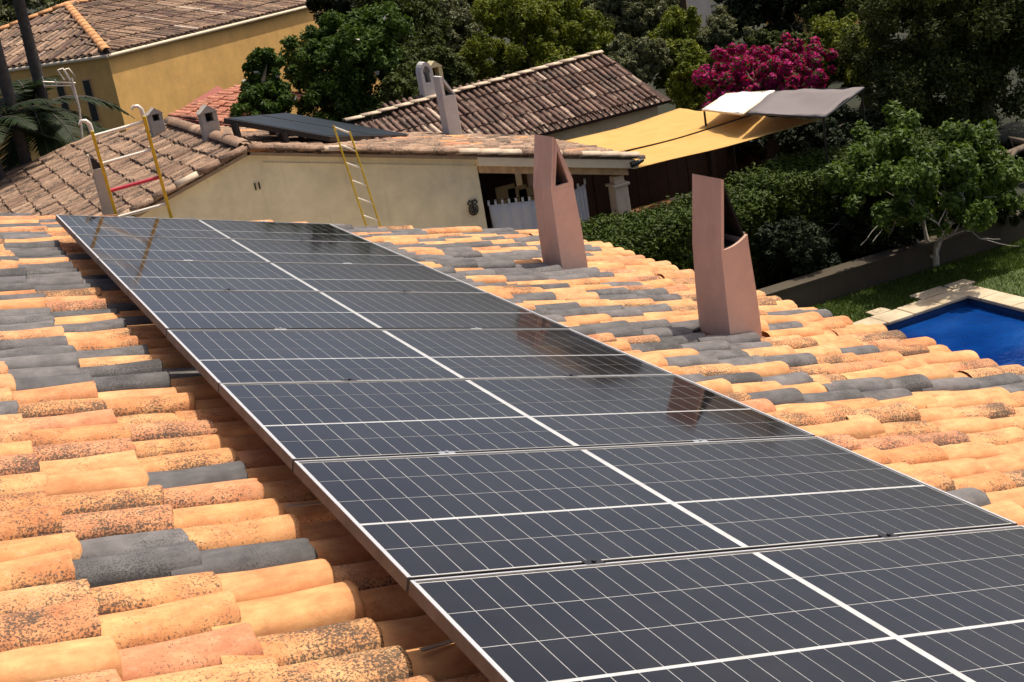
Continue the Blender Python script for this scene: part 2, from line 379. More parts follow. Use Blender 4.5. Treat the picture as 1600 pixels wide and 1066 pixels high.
def tile_roof(parent, O, ud, vd, spots, h0, pick, limit=300, pans=None, jit=1.0, part='roof_tile', scale=1.0, extra=''):
    """spots: list of (u, v) of each cover tile's upper end; the `limit` that show largest become objects, the rest one part"""
    ud, vd, n, s = frame_of(ud, vd)
    vd2 = vd * s                             # right handed local frame
    Rm = np.stack([ud, vd2, n], 1); r = np.random.default_rng(len(spots))
    items = []
    for (u, v) in spots:
        P = O + ud * u + vd * v + n * h0
        Pc = P + ud * .2
        x, y, z = project(Pc); vis = z > .3 and -60 < x < 1660 and -60 < y < 1120
        items.append((0 if vis and not hidden_tile(extra, u, v) else 1, z, u, v, P))
    items.sort(key=lambda t: (t[0], t[1]))
    sv_, sf_, sm_, mi_, rn_ = [], [], [], [], []; off = 0; keys = []
    for k, (hid, z, u, v, P) in enumerate(items):
        i = int(r.integers(len(SHAPES))); key = pick(u, v, r)
        yaw = r.normal(0, .016) * jit; tilt = r.normal(0, .010) * jit
        P = P + vd * r.normal(0, .005) * jit + n * r.normal(0, .004) * jit + ud * r.normal(0, .008) * jit
        J = np.array(Matrix.Rotation(yaw, 3, 'Z') @ Matrix.Rotation(tilt, 3, 'Y') @ Matrix.Rotation(r.normal(0, .02) * jit, 3, 'X'))
        Q = Rm @ J
        sc3 = np.array(scale if isinstance(scale, tuple) else (scale,) * 3)
        if k < limit and not hid:
            o = bpy.data.objects.new(part, shape_mesh(i, key)); link(o, parent, P)
            o.rotation_euler = Matrix(Q.tolist()).to_euler(); o.scale = tuple(sc3)
        else:
            v0, f0, sm0 = SHAPES[i]
            sv_.append((v0 * sc3) @ Q.T + P); sf_.append(f0 + off); off += len(v0); sm_.append(sm0)
            if key not in keys: keys.append(key)
            mi_.append(np.full(len(f0), keys.index(key))); rn_.append(np.full(len(f0), r.random()))
    if sv_:
        v = np.concatenate(sv_); o0 = np.array([*v.mean(0)[:2], v[:, 2].min()])
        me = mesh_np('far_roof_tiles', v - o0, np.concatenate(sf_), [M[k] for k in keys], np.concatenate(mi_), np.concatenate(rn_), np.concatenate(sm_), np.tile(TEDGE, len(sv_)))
        tag(link(bpy.data.objects.new('far_roof_tiles', me), parent, o0), kind='stuff')
def hidden_tile(extra, u, v):
    return extra == 'own' and -.98 < u < .92 and v < 7.4
def pan_sheet(parent, O, ud, vd, u0, u1, rows, h, mat, expo=.345, keep=None, width=.15):
    """concave channel tiles between the covers, stepped at each course: one part"""
    ud, vd, n, s = frame_of(ud, vd); V = []; F = []; off = 0; ns = 4
    for v in rows:
        us = []
        u = u0
        while u < u1 - .02:
            us.append((u, min(u + expo, u1))); u += expo
        for (a, b) in us:
            if keep and not keep((a + b) / 2, v): continue
            g = []
            for (uu, dz) in ((a, -.004), (b, .012)):
                for k in range(ns + 1):
                    t = -1 + 2 * k / ns
                    g.append(O + ud * uu + vd * (v + t * width / 2) + n * (h + dz + .035 * t * t))
            V += g; c = ns + 1
            F += [(off + k, off + k + 1, off + c + k + 1, off + c + k) for k in range(ns)]; off += 2 * c
    V = np.array(V); o0 = np.array([*V.mean(0)[:2], V[:, 2].min()])
    me = mesh_np('channel_tiles', V - o0, np.array(F), [mat], rnd=np.random.default_rng(3).random(len(F)), smooth=np.ones(len(F)))
    return tag(link(bpy.data.objects.new('channel_tiles', me), parent, o0), kind='stuff')
def inpoly(pt, poly):
    x, y = pt; c = False; j = len(poly) - 1
    for i in range(len(poly)):
        if (poly[i][1] > y) != (poly[j][1] > y) and x < (poly[j][0] - poly[i][0]) * (y - poly[i][1]) / (poly[j][1] - poly[i][1]) + poly[i][0]: c = not c
        j = i
    return c

# ================================================================== THE SETTING
g = MB(); n_ = 40
gx = np.concatenate([np.linspace(-900, -40, 8), np.linspace(-30, 60, 30), np.linspace(70, 900, 8)])
gy = np.concatenate([np.linspace(-300, -20, 6), np.linspace(-12, 90, 34), np.linspace(110, 1500, 10)])
# pool opening is cut out of the ground sheet: the sheet is laid as four aprons
PX0, PX1, PY0, PY1 = 5.2, 10.78, 1.0, 10.86
def apron(x0, x1, y0, y1):
    g.add([(x0, y0, 0), (x1, y0, 0), (x1, y1, 0), (x0, y1, 0)], [(0, 1, 2, 3)])
apron(-900, 900, PY1, 1500); apron(-900, 900, -400, PY0); apron(-900, PX0, PY0, PY1); apron(PX1, 900, PY0, PY1)
tag(g.build('ground', M['soil']), kind='structure')
w = MB(); w.add([(PX0, PY0, -.10), (PX1, PY0, -.10), (PX1, PY1, -.10), (PX0, PY1, -.10)], [(0, 1, 2, 3)])
tag(w.build('pool_water', M['water']), kind='structure')
b = MB(); b.box((PX0 - .2, PY0 - .2, -1.6), (PX1 + .2, PY1 + .2, -1.5))
for (a0, a1) in (((PX0 - .2, PY0 - .2), (PX0, PY1 + .2)), ((PX1, PY0 - .2), (PX1 + .2, PY1 + .2)), ((PX0, PY0 - .2), (PX1, PY0)), ((PX0, PY1), (PX1, PY1 + .2))):
    b.box((*a0, -1.5), (*a1, -.02))
tag(b.build('pool_basin', plain('pool_tiles', (.01, .05, .16), .3)), kind='structure')
V_FAR_ = 8.9
ter = MB(); ter.add([(6.2, 15.6, .012), (15.5, 15.6, .012), (15.5, 21.9, .012), (6.2, 21.9, .012)], [(0, 1, 2, 3)])
tag(ter.build('terrace_floor', M['terracotta']), kind='structure')
pv = MB(); pv.add([(-6, V_FAR_ + .02, .008), (5.1, V_FAR_ + .02, .008), (5.1, 16.05, .008), (-6, 16.05, .008)], [(0, 1, 2, 3)])
tag(pv.build('bounce_paving', M['coping']), kind='structure')  # unseen pale paving added to bounce sunlight onto the gable and chimneys
lw = MB(); lw.add([(7.5, PY1 + .37, .006), (20, PY1 + .37, .006), (20, 12.3, .006), (7.5, 12.3, .006)], [(0, 1, 2, 3)])
lw.add([(PX1 + .37, -2, .006), (20, -2, .006), (20, PY1 + .37, .006), (PX1 + .37, PY1 + .37, .006)], [(0, 1, 2, 3)])
lawn = tag(lw.build('lawn', M['lawn']), kind='structure')
# pool coping: each slab its own piece
cop = MB(); cop.box((PX0 - .5, PY1 + .02, -.15), (PX1 + .36, PY1 + .36, .02)); cop.box((PX1 + .02, PY0, -.15), (PX1 + .36, PY1 + .02, .02))
pedge = tag(cop.build('pool_surround', M['mortar']), kind='structure')
def coping_stone(x0, y0, x1, y1):
    m = MB(); z = .05 + random.uniform(-.006, .006); j = lambda: random.uniform(-.012, .012)
    m.hexa([(x0 + j(), y0 + j(), .0), (x1 + j(), y0 + j(), .0), (x1 + j(), y1 + j(), .0), (x0 + j(), y1 + j(), .0),
            (x0 + j(), y0 + j(), z), (x1 + j(), y0 + j(), z), (x1 + j(), y1 + j(), z), (x0 + j(), y1 + j(), z)])
    m.build('coping_stone', M['coping'], pedge, bevel=.012)
x = PX0 + .6
while x < PX1 - .1:
    xx = min(x + random.uniform(.42, .6), PX1 + .02); coping_stone(x + .004, PY1 - .03, xx - .004, PY1 + .34)
    x = xx
for (x, y, a_, b_) in ((PX1 - 1.35, PY1 + .36, .30, .2), (PX1 - .5, PY1 + .36, .55, .26), (PX1 + .08, PY1 + .36, .40, .22)): coping_stone(x, y, x + a_, y + b_)
y = PY1 + .34
while y > 5:
    yy = y - random.uniform(.42, .6); coping_stone(PX1 - .03, yy + .004, PX1 + .34, y - .004); y = yy

# ================================================================== THE HOUSE WE STAND ON
SL = R(15.5)
UD = V3(math.cos(SL), 0, -math.sin(SL)); VD = V3(0, 1, 0); NN = V3(math.sin(SL), 0, math.cos(SL))
O0 = V3(0, 0, ZG)                            # seam below the second panel, on the glass plane
U_RIDGE, U_EAVE, V_NEAR, V_FAR = -4.25, 3.98, -4.0, 8.98
PITCH, EXPO = .203, .345
H_TILE = -.255                               # foot of the cover tiles, measured from the glass
def rp(u, v, h=0): return O0 + UD * u + VD * v + NN * h

house = thing('tiled_house', (.0, 2.5, 0), 'house in the foreground under an orange and grey barrel tile roof', 'house')
wl_ = MB()
xe = rp(U_EAVE - .35, 0)[0]; xr = rp(U_RIDGE, 0)[0]; xl = 2 * xr - xe
ze = rp(U_EAVE - .35, 0, H_TILE - .1)[2]; zr = rp(U_RIDGE, 0, H_TILE - .1)[2]
wl_.prism([(xe, V_NEAR + .3, 0), (xe, V_NEAR + .3, ze - .02), (xr, V_NEAR + .3, zr - .02), (xl, V_NEAR + .3, ze - .02), (xl, V_NEAR + .3, 0)], (0, V_FAR - V_NEAR - .45, 0))
wl_.build('wall', M['own_wall'], house)
dk = MB()
q = [rp(U_RIDGE, V_NEAR, H_TILE - .04), rp(U_EAVE - .12, V_NEAR, H_TILE - .04), rp(U_EAVE - .12, V_FAR, H_TILE - .04), rp(U_RIDGE, V_FAR, H_TILE - .04)]
dk.hexa([p - NN * .07 for p in q] + q)
q2 = [V3(2 * xr - p[0], p[1], p[2]) for p in q]
dk.hexa([p - V3(0, 0, .07) for p in q2] + q2)
roof = dk.build('roof', M['mortar'], house)

GREY_PX = [(330, 740), (195, 848), (215, 888), (410, 868), (50, 527), (50, 541), (165, 541), (60, 556), (60, 572), (70, 590), (200, 590), (140, 501), (40, 500),
           (40, 483), (60, 385), (60, 398), (60, 412), (60, 421), (40, 350), (90, 437), (20, 437), (25, 460),
           (1100, 563), (1185, 563), (1265, 560), (1130, 580), (1075, 583), (1210, 610), (1250, 608), (1300, 606), (1340, 604), (1425, 600), (1505, 595), (1385, 602), (1465, 597), (1545, 592), (1580, 610),
           (1220, 490), (1200, 500), (1075, 540), (1040, 524), (985, 540), (1010, 505), (950, 520)]
ORANGE_PX = [(330, 785), (60, 930), (20, 930), (30, 735), (40, 815), (20, 810), (30, 775), (30, 870), (60, 960), (150, 1050), (1240, 650), (1320, 690), (1390, 720), (1290, 730), (1330, 470), (1300, 520), (1400, 560), (1450, 540), (1390, 640), (330, 705), (60, 705), (40, 610), (200, 610), (60, 625), (200, 625), (50, 512), (150, 515), (870, 437), (960, 498), (900, 455), (930, 470), (1000, 400)]
V0 = V_NEAR + .1
rows = [V0 + PITCH * k for k in range(int((V_FAR - V0) / PITCH) + 1)]
C0 = (-1.772) % EXPO                         # phase of the courses along the slope
def cell_of(x, y):
    p = atp(x, y, O0 + NN * (H_TILE + .075), NN) - O0
    u, v = p @ UD, p[1]
    return (math.floor((u - C0) / EXPO), round((v - V0) / PITCH))
GREYS = {cell_of(*q) for q in GREY_PX}; ORANGES = {cell_of(*q) for q in ORANGE_PX}
def pick_own(u, v, r):
    c = (math.floor((u + .2 - C0) / EXPO), round((v - V0) / PITCH))
    if c in GREYS: return 'clay_grey'
    if c in ORANGES: return 'clay'
    if u > .9:
        p = .60 if (v > 3.6 and u < 2.75 + .12 * (v - 6)) else (.5 if v > 7.2 and u < 3.4 else .05)
    else:
        p = .40 if v > 4.2 else (.16 if v > 2.0 else .05)
    if r.random() < p: return 'clay_grey'
    return 'clay_fresh' if r.random() < (.38 if u > .9 else .3) else 'clay'
spots = []
for kv, v in enumerate(rows):
    k = 0; u = C0 - 20 * EXPO
    while u < U_EAVE - .3:
        ul = u + EXPO                        # lower lip sits at a course line
        if ul - .43 > U_RIDGE - .1: spots.append((u + EXPO - .43, v))
        u += EXPO
    # eave row: last tile reaches the staggered edge
    spots.append((U_EAVE - .43 + (.0 if kv % 2 else -.02), v))
# chimneys stand through the roof: leave their footprint free
CW, CD = .205, .33                           # chimney footprint
CORNER = [atp(880, 421, O0 + NN * (H_TILE + .05), NN), atp(1143, 530, O0 + NN * (H_TILE + .05), NN)]
CH = [((c_ - O0) @ UD + CW / 2, c_[1] + CD / 2) for c_ in CORNER]
def in_ch(u, v):
    return any(abs(u + .21 - cu) < .27 and abs(v - cv) < .15 for cu, cv in CH)
spots = [s_ for s_ in spots if not in_ch(*s_)]
tile_roof(roof, O0, UD, VD, spots, H_TILE, pick_own, 300, extra='own', jit=1.45)
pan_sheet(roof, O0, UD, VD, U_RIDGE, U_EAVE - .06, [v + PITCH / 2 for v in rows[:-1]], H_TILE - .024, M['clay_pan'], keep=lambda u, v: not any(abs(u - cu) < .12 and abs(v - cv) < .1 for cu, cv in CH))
rt = []
v = V_NEAR
while v < V_FAR:                             # ridge caps
    rt.append(v); v += .36
rg = MB()
for v in rt:
    P = rp(U_RIDGE, v, H_TILE + .05); gr = []
    for t in (0, 1):
        gr.append([P + V3(math.sin(a) * (.11 + .012 * t), .40 * t, math.cos(a) * .09 + .012 * t) for a in np.linspace(-1.5, 1.5, 8)])
    rg.sheet(gr)
tag(rg.build('ridge_caps', M['clay'], roof), kind='stuff')
bs = MB()                                    # far slope of the same roof, never seen from here
pan_sheet(roof, V3(2 * xr, 0, 0) + V3(-O0[0], 0, O0[2]), V3(-UD[0], 0, UD[2]), VD, U_RIDGE, U_EAVE - .06, [v + PITCH / 2 for v in rows[:-1]], H_TILE + .01, M['clay_pan'], width=.2)

# ---- salmon chimneys: box shaft, tall slab on the uphill side and a slanted lid, open towards us
def salmon_chimney(c, top, mid, plate, label, lean=.06):
    x0, y0 = c[0], c[1]; x1, y1 = x0 + CW, y0 + CD; z0 = c[2] - .14; zt = c[2] + top; zm = c[2] + mid
    t = thing('chimney', (x0 + CW / 2, y0 + CD / 2, z0), label, 'chimney', 'salmon rendered chimneys on the tiled roof')
    e = .012
    m = MB(); v = []; ks = [(z0, .014), (c[2] + .02, .014), (c[2] + .06, .014), (c[2] + mid * .5, .010), (zm - .05, .001), (zm, 0)]
    for (z, o) in ks: v += [(x0 - o, y0 - o, z), (x1 + o, y0 - o, z), (x1 + o, y1 + o, z), (x0 - o, y1 + o, z)]
    f = [(3, 2, 1, 0)] + [(4 * i + j, 4 * i + (j + 1) % 4, 4 * i + 4 + (j + 1) % 4, 4 * i + 4 + j) for i in range(len(ks) - 1) for j in range(4)]
    k = 4 * (len(ks) - 1); f.append((k, k + 1, k + 2, k + 3)); m.add(v, f)
    m.build('shaft', M['pink'], t)
    wt = .020
    s_ = MB()                                # tall slab, leaning in a little towards its top
    s_.hexa([(x0, y0, zm), (x0 + wt, y0, zm), (x0 + wt, y1, zm), (x0, y1, zm),
             (x0 + lean, y0 + .004, zt), (x0 + lean + wt, y0 + .004, zt - .012), (x0 + lean + wt, y1 - .004, zt - .012), (x0 + lean, y1 - .004, zt)])
    s_.build('tall_slab', M['pink'], t)
    l_ = MB()                                # bowed lid from the slab's top down to the downhill rim
    lp = [(x0 + lean + wt - .004, zt - .012), (x0 + lean + wt + .030, zt - .10), (x0 + .70 * CW, zm + .52 * (zt - zm)), (x0 + .90 * CW, zm + .25 * (zt - zm)), (x1 + .004, zm + .004)]
    for (P_, Q_) in zip(lp[:-1], lp[1:]):
        l_.hexa([(P_[0] - .014, y0 + .03, P_[1] - .006), (Q_[0] - .014, y0 + .03, Q_[1] - .006), (Q_[0] - .014, y1 - .034, Q_[1] - .006), (P_[0] - .014, y1 - .034, P_[1] - .006),
                 (P_[0], y0 + .03, P_[1]), (Q_[0], y0 + .03, Q_[1]), (Q_[0], y1 - .034, Q_[1]), (P_[0], y1 - .034, P_[1])])
    l_.build('slanted_lid', M['pink'] if plate else M['opening_shade'], t)
    l_ = MB(); l_.prism([(x0 + wt + .03, y1 - .03, zm + .002)] + [(X_ - .002, y1 - .03, Z_) for X_, Z_ in lp[::-1]], (0, .028, 0)); l_.build('shade_black_back', M['opening_shade'], t)
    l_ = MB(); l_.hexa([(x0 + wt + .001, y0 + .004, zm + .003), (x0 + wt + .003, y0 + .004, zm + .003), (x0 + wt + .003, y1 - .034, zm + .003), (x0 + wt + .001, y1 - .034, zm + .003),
             (x0 + lean + wt + .0015, y0 + .01, zt - .03), (x0 + lean + wt + .0035, y0 + .01, zt - .03), (x0 + lean + wt + .0035, y1 - .034, zt - .03), (x0 + lean + wt + .0015, y1 - .034, zt - .03)]); l_.build('shade_black_lining', M['opening_shade'], t)
    l_ = MB(); l_.box((x0 + wt, y0 + .03, zm + .0005), (x1 - .02, y1 - .034, zm + .003)); l_.build('flue_mouth', M['opening_shade'], t)
    if plate:                                # front plate with a three cornered opening
        p = MB(); A = (x0 + lean + wt + .001, zt - .014); B = (x1 + .004, zm + .045); C_ = (x1 + .003, zm + .001); D = (x0 + wt + .002, zm + .001)
        a2 = (x0 + .035 + lean * .85, zt - .115); b2 = (x1 - .036, zm + .030); d2 = (x0 + .042, zm + .022)
        def q4(P): p.prism([(X, y0, Z) for X, Z in P], (0, .028, 0))
        q4([A, a2, b2, B]); q4([a2, A, D, d2]); q4([d2, D, C_, b2]); q4([b2, C_, B])
        p.build('front_plate', M['pink'], t)
        k = MB(); k.tube([(x0 + .09, y0 + .12, zm), (x0 + .09, y0 + .12, zm + .07)], .022, 8); k.build('flue_pipe', M['alu_pale'], t)
    else:
        p = MB()                             # the shaft's front lip curves up to the rim
        xs = np.linspace(x0 + wt, x1, 7)
        ring = [(x_, y0 + .001, zm + .001) for x_ in (x0 + wt, x1)] + [(x_, y0 + .001, zm + .004 + .055 * ((x_ - x0 - wt) / (CW - wt)) ** 2.2) for x_ in xs[::-1]]
        p.prism(ring, (0, .026, 0)); p.build('front_lip', M['pink'], t)
        p = MB(); p.prism([(x1 - .03, y0 + .03, zm), (x1 + .002, y0 + .03, zm), (x1 + .002, y0 + .03, zm + .07), (x1 - .03, y0 + .03, zm + .02)], (0, CD - .034, 0)); p.build('rim_wall', M['pink'], t)
    m = MB(); m.hexa([(x0 - .10, y0 - .07, z0 - .05), (x1 + .10, y0 - .07, z0 - .08), (x1 + .10, y1 + .06, z0 - .08), (x0 - .10, y1 + .06, z0 - .05),
            (x0 - .03, y0 - .03, c[2] - .005), (x1 + .035, y0 - .03, c[2] - .045), (x1 + .035, y1 + .03, c[2] - .045), (x0 - .03, y1 + .03, c[2] - .005)]); m.build('mortar_collar', M['clay_pan'], t, bevel=.02)
    return t
salmon_chimney(CORNER[0], 1.08, .66, True, 'salmon chimney with a three cornered opening, in front of the white curtains', .085)
salmon_chimney(CORNER[1], 1.02, .575, False, 'salmon chimney with a black open top, nearest the blue pool')

# ---- solar panels
PW, PL = 1.06, 2.131                         # pitch along the row, length down the slope
NU, NV = 14, 5
hw = PL / 2; fr = .012
cu0, cu1 = .011, hw - fr - .004              # from centre gap to frame
cpu = (cu1 - cu0) / NU
vv = []                                      # row edges with the thicker line after the second row
v0_, v1_ = .022, PW - .009 - .013 - .004
rowh = (v1_ - v0_ - .012) / NV
edges = [v0_ + rowh * k + (.012 if k > 2 or k == 2 else 0) for k in range(NV)]
edges = [v0_, v0_ + rowh, v0_ + 2 * rowh + .012, v0_ + 3 * rowh + .012, v0_ + 4 * rowh + .012]
Rroof = Matrix((list(UD), list(VD), list(NN))).transposed()
EUL = Rroof.to_euler()
cw, chh = cpu - .0024, rowh - .0034
cv_ = np.array([(x_, y_, z_) for z_ in (-.0003, .0005) for (x_, y_) in ((-cw / 2, -chh / 2), (cw / 2, -chh / 2), (cw / 2, chh / 2), (-cw / 2, chh / 2))])
cf_ = np.array([(3, 2, 1, 0), (4, 5, 6, 7), (0, 1, 5, 4), (1, 2, 6, 5), (2, 3, 7, 6), (3, 0, 4, 7)])
CELL = mesh_np('solar_cell', cv_, cf_, [M['cell']])
def local_obj(name, mb, mat, parent, P, bevel=0):   # mesh given in roof axes about point P
    me = bpy.data.meshes.new(name); me.from_pydata(mb.v, [], mb.f); me.materials.append(mat); me.update()
    o = link(bpy.data.objects.new(name, me), parent, P); o.rotation_euler = EUL
    if bevel:
        md = o.modifiers.new('bevel', 'BEVEL'); md.width = bevel; md.segments = 2
    return o
place = ['nearest the camera, cut off by the bottom edge of the photo', 'second from the camera, its far seam left of the salmon chimney by the pool',
         'third from the camera, mirroring the chimney by the pool', 'fourth from the camera in the row', 'fifth from the camera, mirroring the farther salmon chimney',
         'sixth from the camera in the row', 'seventh from the camera, next but one to the yellow ladder', 'eighth from the camera, last but one in the row', 'farthest of the row, mirroring the yellow ladder']
place = place[:1] + ['second from the camera in the row', 'third from the camera, mirroring the chimney by the pool', 'fourth from the camera in the row', 'fifth from the camera, mirroring the farther salmon chimney', 'sixth from the camera in the row', 'seventh from the camera, last but one in the row', 'farthest of the row, mirroring the yellow ladder']
for k in range(-1, 7):
    vb = k * PW; dz = random.uniform(-.003, .003)
    P0 = rp(0, vb, dz)
    t = thing('solar_panel', P0 - NN * .035, 'dark solar panel, ' + place[k + 1], 'solar panel', 'solar panels in one row on the tiles')
    F = MB(); y0, y1 = .009, PW - .009
    # frame: four profiles, top lip flush with the glass and 35 mm deep sides
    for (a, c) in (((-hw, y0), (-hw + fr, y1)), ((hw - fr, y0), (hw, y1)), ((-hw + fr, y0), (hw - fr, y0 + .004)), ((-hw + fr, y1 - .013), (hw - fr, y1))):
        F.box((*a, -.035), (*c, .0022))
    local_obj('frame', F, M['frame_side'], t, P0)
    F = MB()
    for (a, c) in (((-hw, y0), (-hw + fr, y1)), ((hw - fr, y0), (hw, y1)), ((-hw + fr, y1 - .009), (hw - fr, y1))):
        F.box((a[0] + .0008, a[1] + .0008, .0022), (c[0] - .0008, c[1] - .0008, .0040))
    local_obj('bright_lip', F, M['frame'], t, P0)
    B_ = MB(); B_.box((-hw + fr - .002, y0 + .003, -.006), (hw - fr + .002, y1 - .008, .0)); local_obj('backsheet', B_, M['sheet'], t, P0)
    for side in (-1, 1):
        for i in range(NU):
            uc = side * (cu0 + cpu * (i + .5))
            for e in edges:
                P = P0 + UD * uc + VD * (e + rowh / 2)
                o = bpy.data.objects.new('solar_cell', CELL); link(o, t, P); o.rotation_euler = EUL
    for su in (-.52, .52):                   # clamps that hold the frame at its far seam
        K = MB(); K.box((-.03, -.012, -.03), (.03, .020, .0045)); K.tube([(0, .004, .004), (0, .004, .010)], .007, 6)
        local_obj('clamp', K, M['black_metal'] if k % 2 else M['rail'], t, rp(su, vb + PW - .002, dz), .001)
for su, nm in ((-.62, 'uphill'), (.62, 'downhill')):
    m = MB(); p0, p1 = rp(su, -1.0, 0), rp(su, 7 * PW - .02, 0)
    m.obox((p0 + p1) / 2 - NN * .058, UD * .02, VD * ((p1 - p0)[1] / 2), NN * .02)
    onemesh('mounting_rail', m, M['rail'], f'aluminium rail under the {nm} half of the solar panels', 'rail', 'rails under the solar panels')
    y = -.7
    while y < 7.3 and nm == 'uphill':
        m = MB(); m.obox(rp(su - .03, y, -.115), UD * .018, VD * .004, NN * .055); m.obox(rp(su, y, -.08), UD * .05, VD * .018, NN * .004)
        m.obox(rp(su - .06, y, -.168), UD * .05, VD * .018, NN * .004)
        onemesh('roof_hook', m, M['rail'], f'metal hook carrying the {nm} rail under the solar panels', 'hook', f'hooks under the {nm} panel rail')
        y += 1.35
for (pa, pb_, lab) in (((657, 1016), (703, 1003), 'thin bright metal strap on the shaded tiles under the nearest panel'), ((447, 791), (502, 786), 'thin bright metal strap on the shaded tiles under the third panel')):
    a_, b_ = atp(*pa, O0 + NN * (H_TILE + .085), NN), atp(*pb_, O0 + NN * (H_TILE + .085), NN)
    m = MB(); m.obox((a_ + b_) / 2 + (b_ - a_) * .6, (b_ - a_) * 1.1, VD * .008, NN * .0015); onemesh('metal_strap', m, M['rail'], lab, 'strap')
# ---- ladder and grey flue standing at our far gable
def ladder(name, A0, A1, B0, B1, rungs, label, rail, rw, hooks=False, red=None, group=None):
    """A0-A1 left rail bottom to top, B0-B1 right rail; extended down to the ground"""
    def down(p, q_):
        d = (p - q_); k = (p[2] - .0) / -d[2]; return p + d * k
    t = thing(name, (down(A0, A1) + down(B0, B1)) / 2, label, 'ladder', group)
    wv = unit(B0 - A0)
    for (p, q_) in ((A0, A1), (B0, B1)):
        g0 = down(p, q_); ax = unit(q_ - g0); nv = unit(np.cross(ax, wv)); m = MB()
        m.obox((g0 + q_) / 2, wv * rw * .5, nv * rw * 1.1, (q_ - g0) / 2); m.build('rail', rail, t, bevel=.004)
    n = int(round(np.linalg.norm(A1 - down(A0, A1)) / rungs[1])) + 1
    for k in range(n):
        f = rungs[0] + k * rungs[1]
        a = A1 - unit(A1 - A0) * f; b_ = B1 - unit(B1 - B0) * f
        if a[2] < .15: break
        m = MB(); m.tube([a, b_], .016, 8); o = m.build('rung', M['red_paint'] if k == red else M['alu_pale'], t)
        if k == red: o['label'] = 'red rung'
    if hooks:
        for q_ in (A1, B1):
            m = MB(); up = V3(0, 0, 1)
            m.tube([q_ + up * -.02, q_ + up * .05 + wv * -.005, q_ + up * .075 - wv * .03, q_ + up * .07 - wv * .07, q_ + up * .035 - wv * .09], [.02, .02, .018, .015, .012], 7)
            m.build('end_hook', M['alu_pale'], t)
    return t
VY = V_FAR + .16
ladder('ladder', at(182, 338, VY), at(143, 203, VY - .22), at(268, 342, VY), at(224, 180, VY - .22), (.06, .262), 'yellow ladder with pale rungs and one red rung at the far end of the panels', M['yellow_frp'], .027, True, 2)
c = at(172, 335, VY + .25)
fl = thing('flue', (c[0], c[1], 0), 'grey square flue with a black slanted top beside the yellow ladder', 'flue')
zt = at(155, 262, VY + .25)[2]
m = MB(); m.box((c[0] - .055, c[1] - .05, 0), (c[0] + .055, c[1] + .05, zt)); m.build('shaft', M['grey_wall'], fl, bevel=.006)
m = MB(); m.hexa([(c[0] - .05, c[1] - .045, zt), (c[0] + .05, c[1] - .045, zt), (c[0] + .05, c[1] + .045, zt), (c[0] - .05, c[1] + .045, zt),
                  (c[0] - .05, c[1] - .045, zt + .10), (c[0] - .03, c[1] - .045, zt + .10), (c[0] - .03, c[1] + .045, zt + .10), (c[0] - .05, c[1] + .045, zt + .10)])
m.build('cap', M['black_metal'], fl)
m = MB(); m.box((c[0] - .062, c[1] - .05, zt - .03), (c[0] - .053, c[1] + .05, zt + .13)); m.build('cap_plate', M['white_paint'], fl)

# ================================================================== NEIGHBOUR'S HOUSE (cream gable, porch on its right)
AX, AY, AZ = 2.43, 16.0, -.633 + ZG
tL, tR = math.atan(.293), math.atan(.240)
uL = V3(-math.cos(tL), 0, -math.sin(tL)); uR = V3(math.cos(tR), 0, -math.sin(tR)); AP = V3(AX, AY, AZ)
nb = thing('neighbour_house', (3, 18.5, 0), 'cream gabled house with a weathered tile roof behind the solar panels', 'house')
XL, XW, XE = -2.7, 5.93, 8.64
zl = AZ - .293 * (AX - XL) - .1; zw = AZ - .24 * (XW - AX) - .1
m = MB(); m.prism([(XL, 16.06, 0), (XL, 16.06, zl), (AX, 16.06, AZ - .1), (XW, 16.06, zw), (XW, 16.06, 0)], (0, .3, 0)); m.build('gable_wall', M['cream'], nb)
for (a_, b_) in (((XL, 16.36, 0), (XL + .25, 25.5, zl - .02)), ((XL + .25, 25.2, 0), (1.0, 25.5, zl)), ((XW - .25, 16.36, 0), (XW, 20.2, zw - .05)), ((XW, 19.9, 0), (XE - .4, 20.2, zw - .45))):
    m = MB(); m.box(a_, b_); m.build('wall', M['shade_dark_boards'] if a_[0] == XW else M['cream'], nb)  # porch back wall coloured dark for the shade inside
m = MB()
def slab(O, ud, u0, u1, v0, v1, h, th):
    n = unit(np.cross(ud, VD)); n = n if n[2] > 0 else -n
    q = [O + ud * u0 + VD * v0 + n * h, O + ud * u1 + VD * v0 + n * h, O + ud * u1 + VD * v1 + n * h, O + ud * u0 + VD * v1 + n * h]
    m.hexa([p - n * th for p in q] + q)
LP = [(0, -.06), (0, 5.45), (1.17, 9), (2.87, 10.3), (5.55, 11.3), (5.55, -.06)]
nL = V3(-math.sin(tL), 0, math.cos(tL)); nR = V3(math.sin(tR), 0, math.cos(tR))
q = [AP + uL * u + VD * v - nL * .09 for u, v in LP]
m.prism([p - nL * .05 for p in q], nL * .05); slab(AP, uR, .02, 6.42, -.06, 4.5, -.09, .05)
nroof = m.build('roof', M['mortar'], nb)
def grid_spots(u0, u1, v0, v1, keep, expo=.345, pitch=.205, L=.43):
    out = []; v = v0 + .08
    while v < v1:
        u = u0
        while u < u1:
            if keep(u + expo / 2, v): out.append((u + expo - L, v))
            u += expo
        v += pitch
    return out
pb = lambda u, v, r: 'clay_brown'
tile_roof(nroof, AP, uL, VD, grid_spots(.05, 5.5, -.06, 11.3, lambda u, v: inpoly((u, v), LP)), -.09, pb, 300, jit=1.5)
tile_roof(nroof, AP, uR, VD, grid_spots(.05, 6.3, -.06, 4.45, lambda u, v: True), -.09, lambda u, v, r: 'clay_brown' if r.random() < .93 else 'clay', 40, jit=1.4)
pan_sheet(nroof, AP, uL, VD, 0, 5.5, [-.06 + .08 + .1025 + .205 * k for k in range(54)], -.085, M['clay_brown'], keep=lambda u, v: inpoly((u, v), LP))
